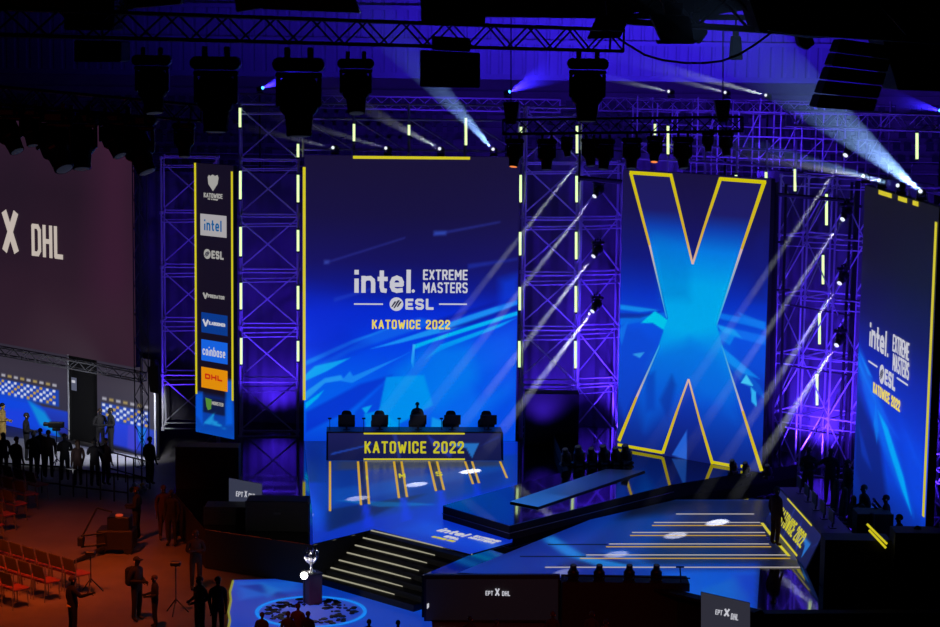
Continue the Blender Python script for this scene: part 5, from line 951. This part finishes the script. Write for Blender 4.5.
for r in range(5):
    for c in range(8):
        p = o0 - D2 * (1.05 * r) - D1 * (.62 * c); x, y = px(p)
        if -12 < x < 95 and y < 650: chair('%s chair from the aisle in the %s row of the bottom left block' % (CN[c], ROWN[r]), p, rzc, 'chairs in the bottom left block')
o1 = Zp(38, 500, 0)
for r in range(5):
    for c in range(4):
        p = o1 - D2 * (1.1 * r) - D1 * (.64 * c); p = p + D1 * (.92 * r); x, y = px(p)
        if -12 < x < 60: chair('%s chair from the aisle in the %s row of the upper left block' % (CN[c], ROWN[r]), p, rzc, 'chairs in the upper left block')
# camera crane and stands
jc = thing('camera_crane', 'black camera crane with a long boom on the red floor', 'camera crane', at0(118, 552))
b0 = at0(118, 552)
MB().box(b0 + Vector((-.05, .1, .42)), (.55, .4, .3)).world('cart', BLACK, jc, bevel=.03); MB().box(b0 + Vector((.05, .1, .9)), (.34, .28, .22)).world('control_desk', BLACKP, jc, bevel=.03)
for sx in (-.4, .4):
    for sy in (-.25, .35): MB().tube(b0 + Vector((sx - .05, sy - .04, .13)), b0 + Vector((sx - .05, sy + .04, .13)), .13, .13, 14).world('wheel', SHOEM, jc)
q1 = Yp(105, 547, b0.y - .2); q2 = Yp(57, 571, b0.y - 2.0); bar(jc, b0 + Vector((0, 0, 1.1)), q1, .05, BLACK, 'boom'); bar(jc, q1, q2, .07, BLACK, 'boom')
MB().box(q2, (.12, .12, .1)).world('camera_head', BLACKP, jc)
c1 = Yp(81, 541, b0.y - .4)
MB().box(c1, (.09, .12, .14)).world('counterweight', BLACKP, jc, bevel=.02)
for a, b in (((81, 536), (104, 533)), ((81, 547), (106, 544)), ((82, 537), (97, 508)), ((104, 533), (106, 545)), ((97, 508), (112, 512))): bar(jc, Yp(*a, b0.y - .4), Yp(*b, b0.y - .3), .03, BLACK, 'frame_tube')
MB().lathe([(.1, 0), (.12, .03), (.1, .05)], 12, b0 + Vector((.05, 0, 1.12))).world('tally_lamp', emit('tally_orange', (190, 60, 30), .8), jc)
def tripod(label, loc, h, cat='stand'):
    T = thing('tripod_stand', label, cat, loc)
    L_ = Vector(loc)
    for k in range(3):
        a = 2 * math.pi * k / 3 + .4; bar(T, L_ + Vector((.35 * math.cos(a), .35 * math.sin(a), .02)), L_ + K * .42, .018, BLACKP, 'leg')
    bar(T, L_ + K * .3, L_ + K * h, .018, BLACKP, 'column'); MB().box(L_ + K * h, (.14, .08, .06)).world('head', BLACKP, T, bevel=.02)
tripod('small tripod stand on the red floor below the crane', at0(91, 593), 1.15)
tripod('tripod with video camera before the blue backdrop', at0(57, 470), 1.5)
tripod('slim tripod stand right of the backpack person', at0(176, 614), 1.4)
vc = at0(57, 470) + K * 1.56; T = thing('video_camera', 'black video camera on the tripod before the blue backdrop', 'camera', vc)
MB().box(vc + K * .1, (.28, .1, .1)).world('body', BLACKP, T, bevel=.02); MB().tube(vc + Vector((-.28, .05, .1)), vc + Vector((-.46, .12, .1)), .07, .08, 12).world('lens', BLACKP, T); bar(T, vc + Vector((.2, 0, .06)), vc + Vector((.5, -.1, -.1)), .015, DARKST, 'pan_handle')
for i, (a, b, lb) in enumerate((((-30, 488), (60, 494), 'low dark barrier along the floor at the left edge'), ((60, 495), (128, 503), 'low dark barrier between crowd and red floor'), ((110, 478), (150, 489), 'dark railing beside the pale interview floor'))):
    A, B = at0(*a), at0(*b); T = thing('barrier', lb, 'barrier', A, group='floor barriers'); n = 5
    for z in (.35, .95): bar(T, A + K * z, B + K * z, .03, BLACKP, 'rail')
    for k in range(n + 1): q = A.lerp(B, k / n); bar(T, q, q + K * .98, .028, BLACKP, 'post')
pb_ = at0(140, 493); T = thing('flower_bouquet', 'small pale bundle with a yellow patch lying by the railing', 'bundle', pb_); R = random.Random(5)
for k in range(14): MB().ball(pb_ + Vector((R.uniform(-.28, .28), R.uniform(-.15, .15), R.uniform(.06, .3))), R.uniform(.06, .1), 8, 5).world('lump', mat('paper_white', (196, 204, 214), .8) if k % 4 else mat('paper_yellow', (220, 180, 50), .8), T, True)

# ================================================================== dark gear around the stage
CASE = mat('flight_case_black', (9, 9, 11), .7); EDGE = mat('case_edge', (70, 70, 76), .4, .6)
def flight_case(label, x0, x1, ytop, Y, z0=0.0, dep=.8, group='black equipment cases'):
    a = Yp(x0, ytop, Y); b = Yp(x1, ytop, Y); T = thing('flight_case', label, 'case', ((a.x + b.x) / 2, Y, z0), group=group); c = Vector(((a.x + b.x) / 2, Y + dep / 2, (a.z + z0) / 2)); hx_ = abs(b.x - a.x) / 2; hz_ = (a.z - z0) / 2
    MB().box(c, (hx_, dep / 2, hz_)).world('body', CASE, T, bevel=.015); MB().box(c + K * (hz_ * .55), (hx_ + .012, dep / 2 + .012, .012)).world('lid_seam', CASE, T)
    for s in (-1, 1): MB().box(c + Vector((s * hx_, -dep / 2, 0)), (.02, .02, hz_ + .004)).world('corner_edge', CASE, T)
    MB().box(c + Vector((0, -dep / 2 - .02, hz_ * .2)), (.1, .012, .03)).world('handle', BLACKP, T)
flight_case('tall black equipment rack on the stage below the sponsor banner', 176, 238, 447, 62.6, STG)
for lb, x0, x1, yt, Y in (('tall black equipment case left of the frontal LED floor', 246, 308, 501, 57.2), ('wide black case at the left stage side', 204, 246, 507, 57.9)): flight_case(lb, x0, x1, yt, Y, STG)
for lb, x0, x1, yt, Y in (('black equipment case right of the slanted desk', 858, 893, 514, 54.5), ('wide black case at the lower right', 826, 892, 540, 51.5), ('black case at the right frame edge', 896, 965, 533, 51.0)): flight_case(lb, x0, x1, yt, Y, STG)
def board(name, label, pts, Y, strings, c=(70, 74, 92), cat='screen', stand=True):
    q = [Yp(*p, Y) for p in pts]; T = thing(name, label, cat, (q[0] + q[1]) / 2); n = Vector((0, -1, 0)); MB().slab(q, -n, .06).world('housing', BLACKP, T); MB().slab([p + n * .01 for p in q], n, .004).world('display', emit('display_%d_%d_%d' % c, c, .85), T)
    r = (q[1] - q[0]).normalized()
    for s, x0, yb, x1, yt, mt in strings: a = Yp(x0, yb, Y); b = Yp(x1, yb, Y); t_ = Yp(x0, yt, Y); text(T, s, a, r, K, (b - a).length, (t_ - a).length, mt, .26, .2, .03)
    if stand: bar(T, (q[0] + q[1]) / 2 + Vector((0, .05, 0)), ((q[0] + q[1]) / 2).xy.to_3d() + Vector((0, .05, STG)), .04, BLACKP, 'stand')
    return T
board('stage_monitor', 'grey monitor with small white lettering at the left stage side', [(229, 504), (262, 508), (262, 484), (229, 478)], 58.9, [('EPT', 236, 496, 243, 491, WHT), ('X', 244.5, 497, 247, 490.5, WHT), ('DHL', 248.5, 498, 256, 493, WHT)], (58, 62, 82))
board('stage_monitor', 'grey monitor with white lettering at the bottom right of the stage', [(701, 640), (750, 648), (750, 603), (701, 592)], 49.0, [('EPT', 715, 614, 722, 609, WHT), ('X', 723.5, 616, 729, 608, WHT), ('DHL', 730.5, 619, 738, 613, WHT)], (50, 50, 62), stand=False)
fs = thing('front_screen', 'wide black screen before the stage with small white lettering', 'screen', Yp(497, 627, 52.2)); q = [Yp(*p, 52.2) for p in ((424, 622), (560, 622), (560, 575), (424, 575))]
MB().slab(q, Vector((0, 1, 0)), .15).world('cabinet', BLACKP, fs); MB().slab([Yp(*p, 52.18) for p in ((426, 620), (558, 620), (558, 579), (426, 579))], Vector((0, -1, 0)), .01).world('display', emit('near_black_display', (9, 9, 14), .8), fs)
for s, x0, x1, yb, yt in (('EPT', 485.5, 493, 595, 590.5), ('X', 495, 499.5, 595.5, 588), ('DHL', 502, 510, 595.5, 590.8)): a = Yp(x0, yb, 52.15); text(fs, s, a, Vector((1, 0, 0)), K, (Yp(x1, yb, 52.15) - a).length, (Yp(x0, yt, 52.15) - a).length, WHT, .28, .2, .03)
MB().slab([Yp(*p, 52.15) for p in ((427, 604), (429, 603), (429, 607), (427, 609))], Vector((0, -1, 0)), .01).world('mark', WHT, fs)
rz_ = thing('lamp_riser', 'long black riser carrying four floor lamps before the stage', 'riser', Yp(625, 627, 51.2)); a = Yp(562, 582, 51.2); b = Yp(690, 582, 51.2)
MB().box(((a.x + b.x) / 2, 51.6, a.z / 2), ((b.x - a.x) / 2, .4, a.z / 2)).world('body', CASE, rz_, bevel=.02); bar(rz_, a + K * .18, b + K * .1, .02, BLACKP, 'rail')
for i, x in enumerate((573, 599, 629, 656)): moving_head('%s of four black floor lamps from left on the front riser' % N5[i], Yp(x, 583, 51.4), (0, -.25, 1), .62, False, group='floor lamps on the front riser')
cl = thing('clamp_lamp', 'thin black clamp stand at the right end of the front riser', 'stand', Yp(680, 582, 51.3)); bar(cl, Yp(681, 582, 51.3), Yp(680, 567, 51.3), .02, BLACKP, 'pole'); bar(cl, Yp(676, 567, 51.3), Yp(684, 567, 51.3), .025, BLACKP, 'crossbar')
se = thing('stage_edge', 'black sloping edge of the stage at the bottom right', 'stage edge', Zp(700, 600, STG)); e0, e1, e2 = Zp(640, 584, STG), Zp(762, 613, STG), Zp(960, 612, STG)
for p_, q_ in ((e0, e1), (e1, e2)): d = (q_ - p_).normalized(); s_ = Vector((d.y, -d.x, 0)); MB().slab([p_, q_, q_ + s_ * .35, p_ + s_ * .35], K, .08).world('coping', CASE, se)
# row of lamps standing behind the runway, left of the X
for i, x in enumerate((566, 579, 592, 604, 616, 626)): p = Zp(x, 466 - .3 * i, STG + .45); moving_head('%s of six black floor lamps from left beside the X screen' % (N5 + ('sixth',))[i], p, (-.2, -.4, 1), .85 if i % 2 else .75, False, rz=.4, group='floor lamps beside the X screen')
for i, x in enumerate((733, 746, 768)): p = Zp(x, 474 + 2.5 * i, STG + .45); moving_head('%s of three black floor lamps from left by the right foot of the X' % N5[i], p, (-.3, -.5, 1), .62, False, rz=.8, group='floor lamps at the foot of the X')
bd = thing('black_block', 'tall black drape box at the foot of the tower after the frontal screen', 'drape', Yp(550, 465, 70.6)); a = Yp(524, 462, 70.4); b = Yp(578, 462, 70.4)
MB().box(((a.x + b.x) / 2, 70.8, STG + .95), ((b.x - a.x) / 2, .4, .95)).world('box', CLOTH, bd, bevel=.02); bar(bd, Yp(516, 463, 70.2), Yp(568, 459, 70.2), .015, ALU, 'rail')

el = thing('edge_light', 'pair of slanted yellow strip lights right of the slanted desk', 'strip light', Yp(878, 540, 52.6))
for (a, b) in (((867, 524), (887, 544)), ((869, 530), (886, 548))): bar(el, Yp(*a, 51.46), Yp(*b, 51.3), .035, YEL, 'strip')
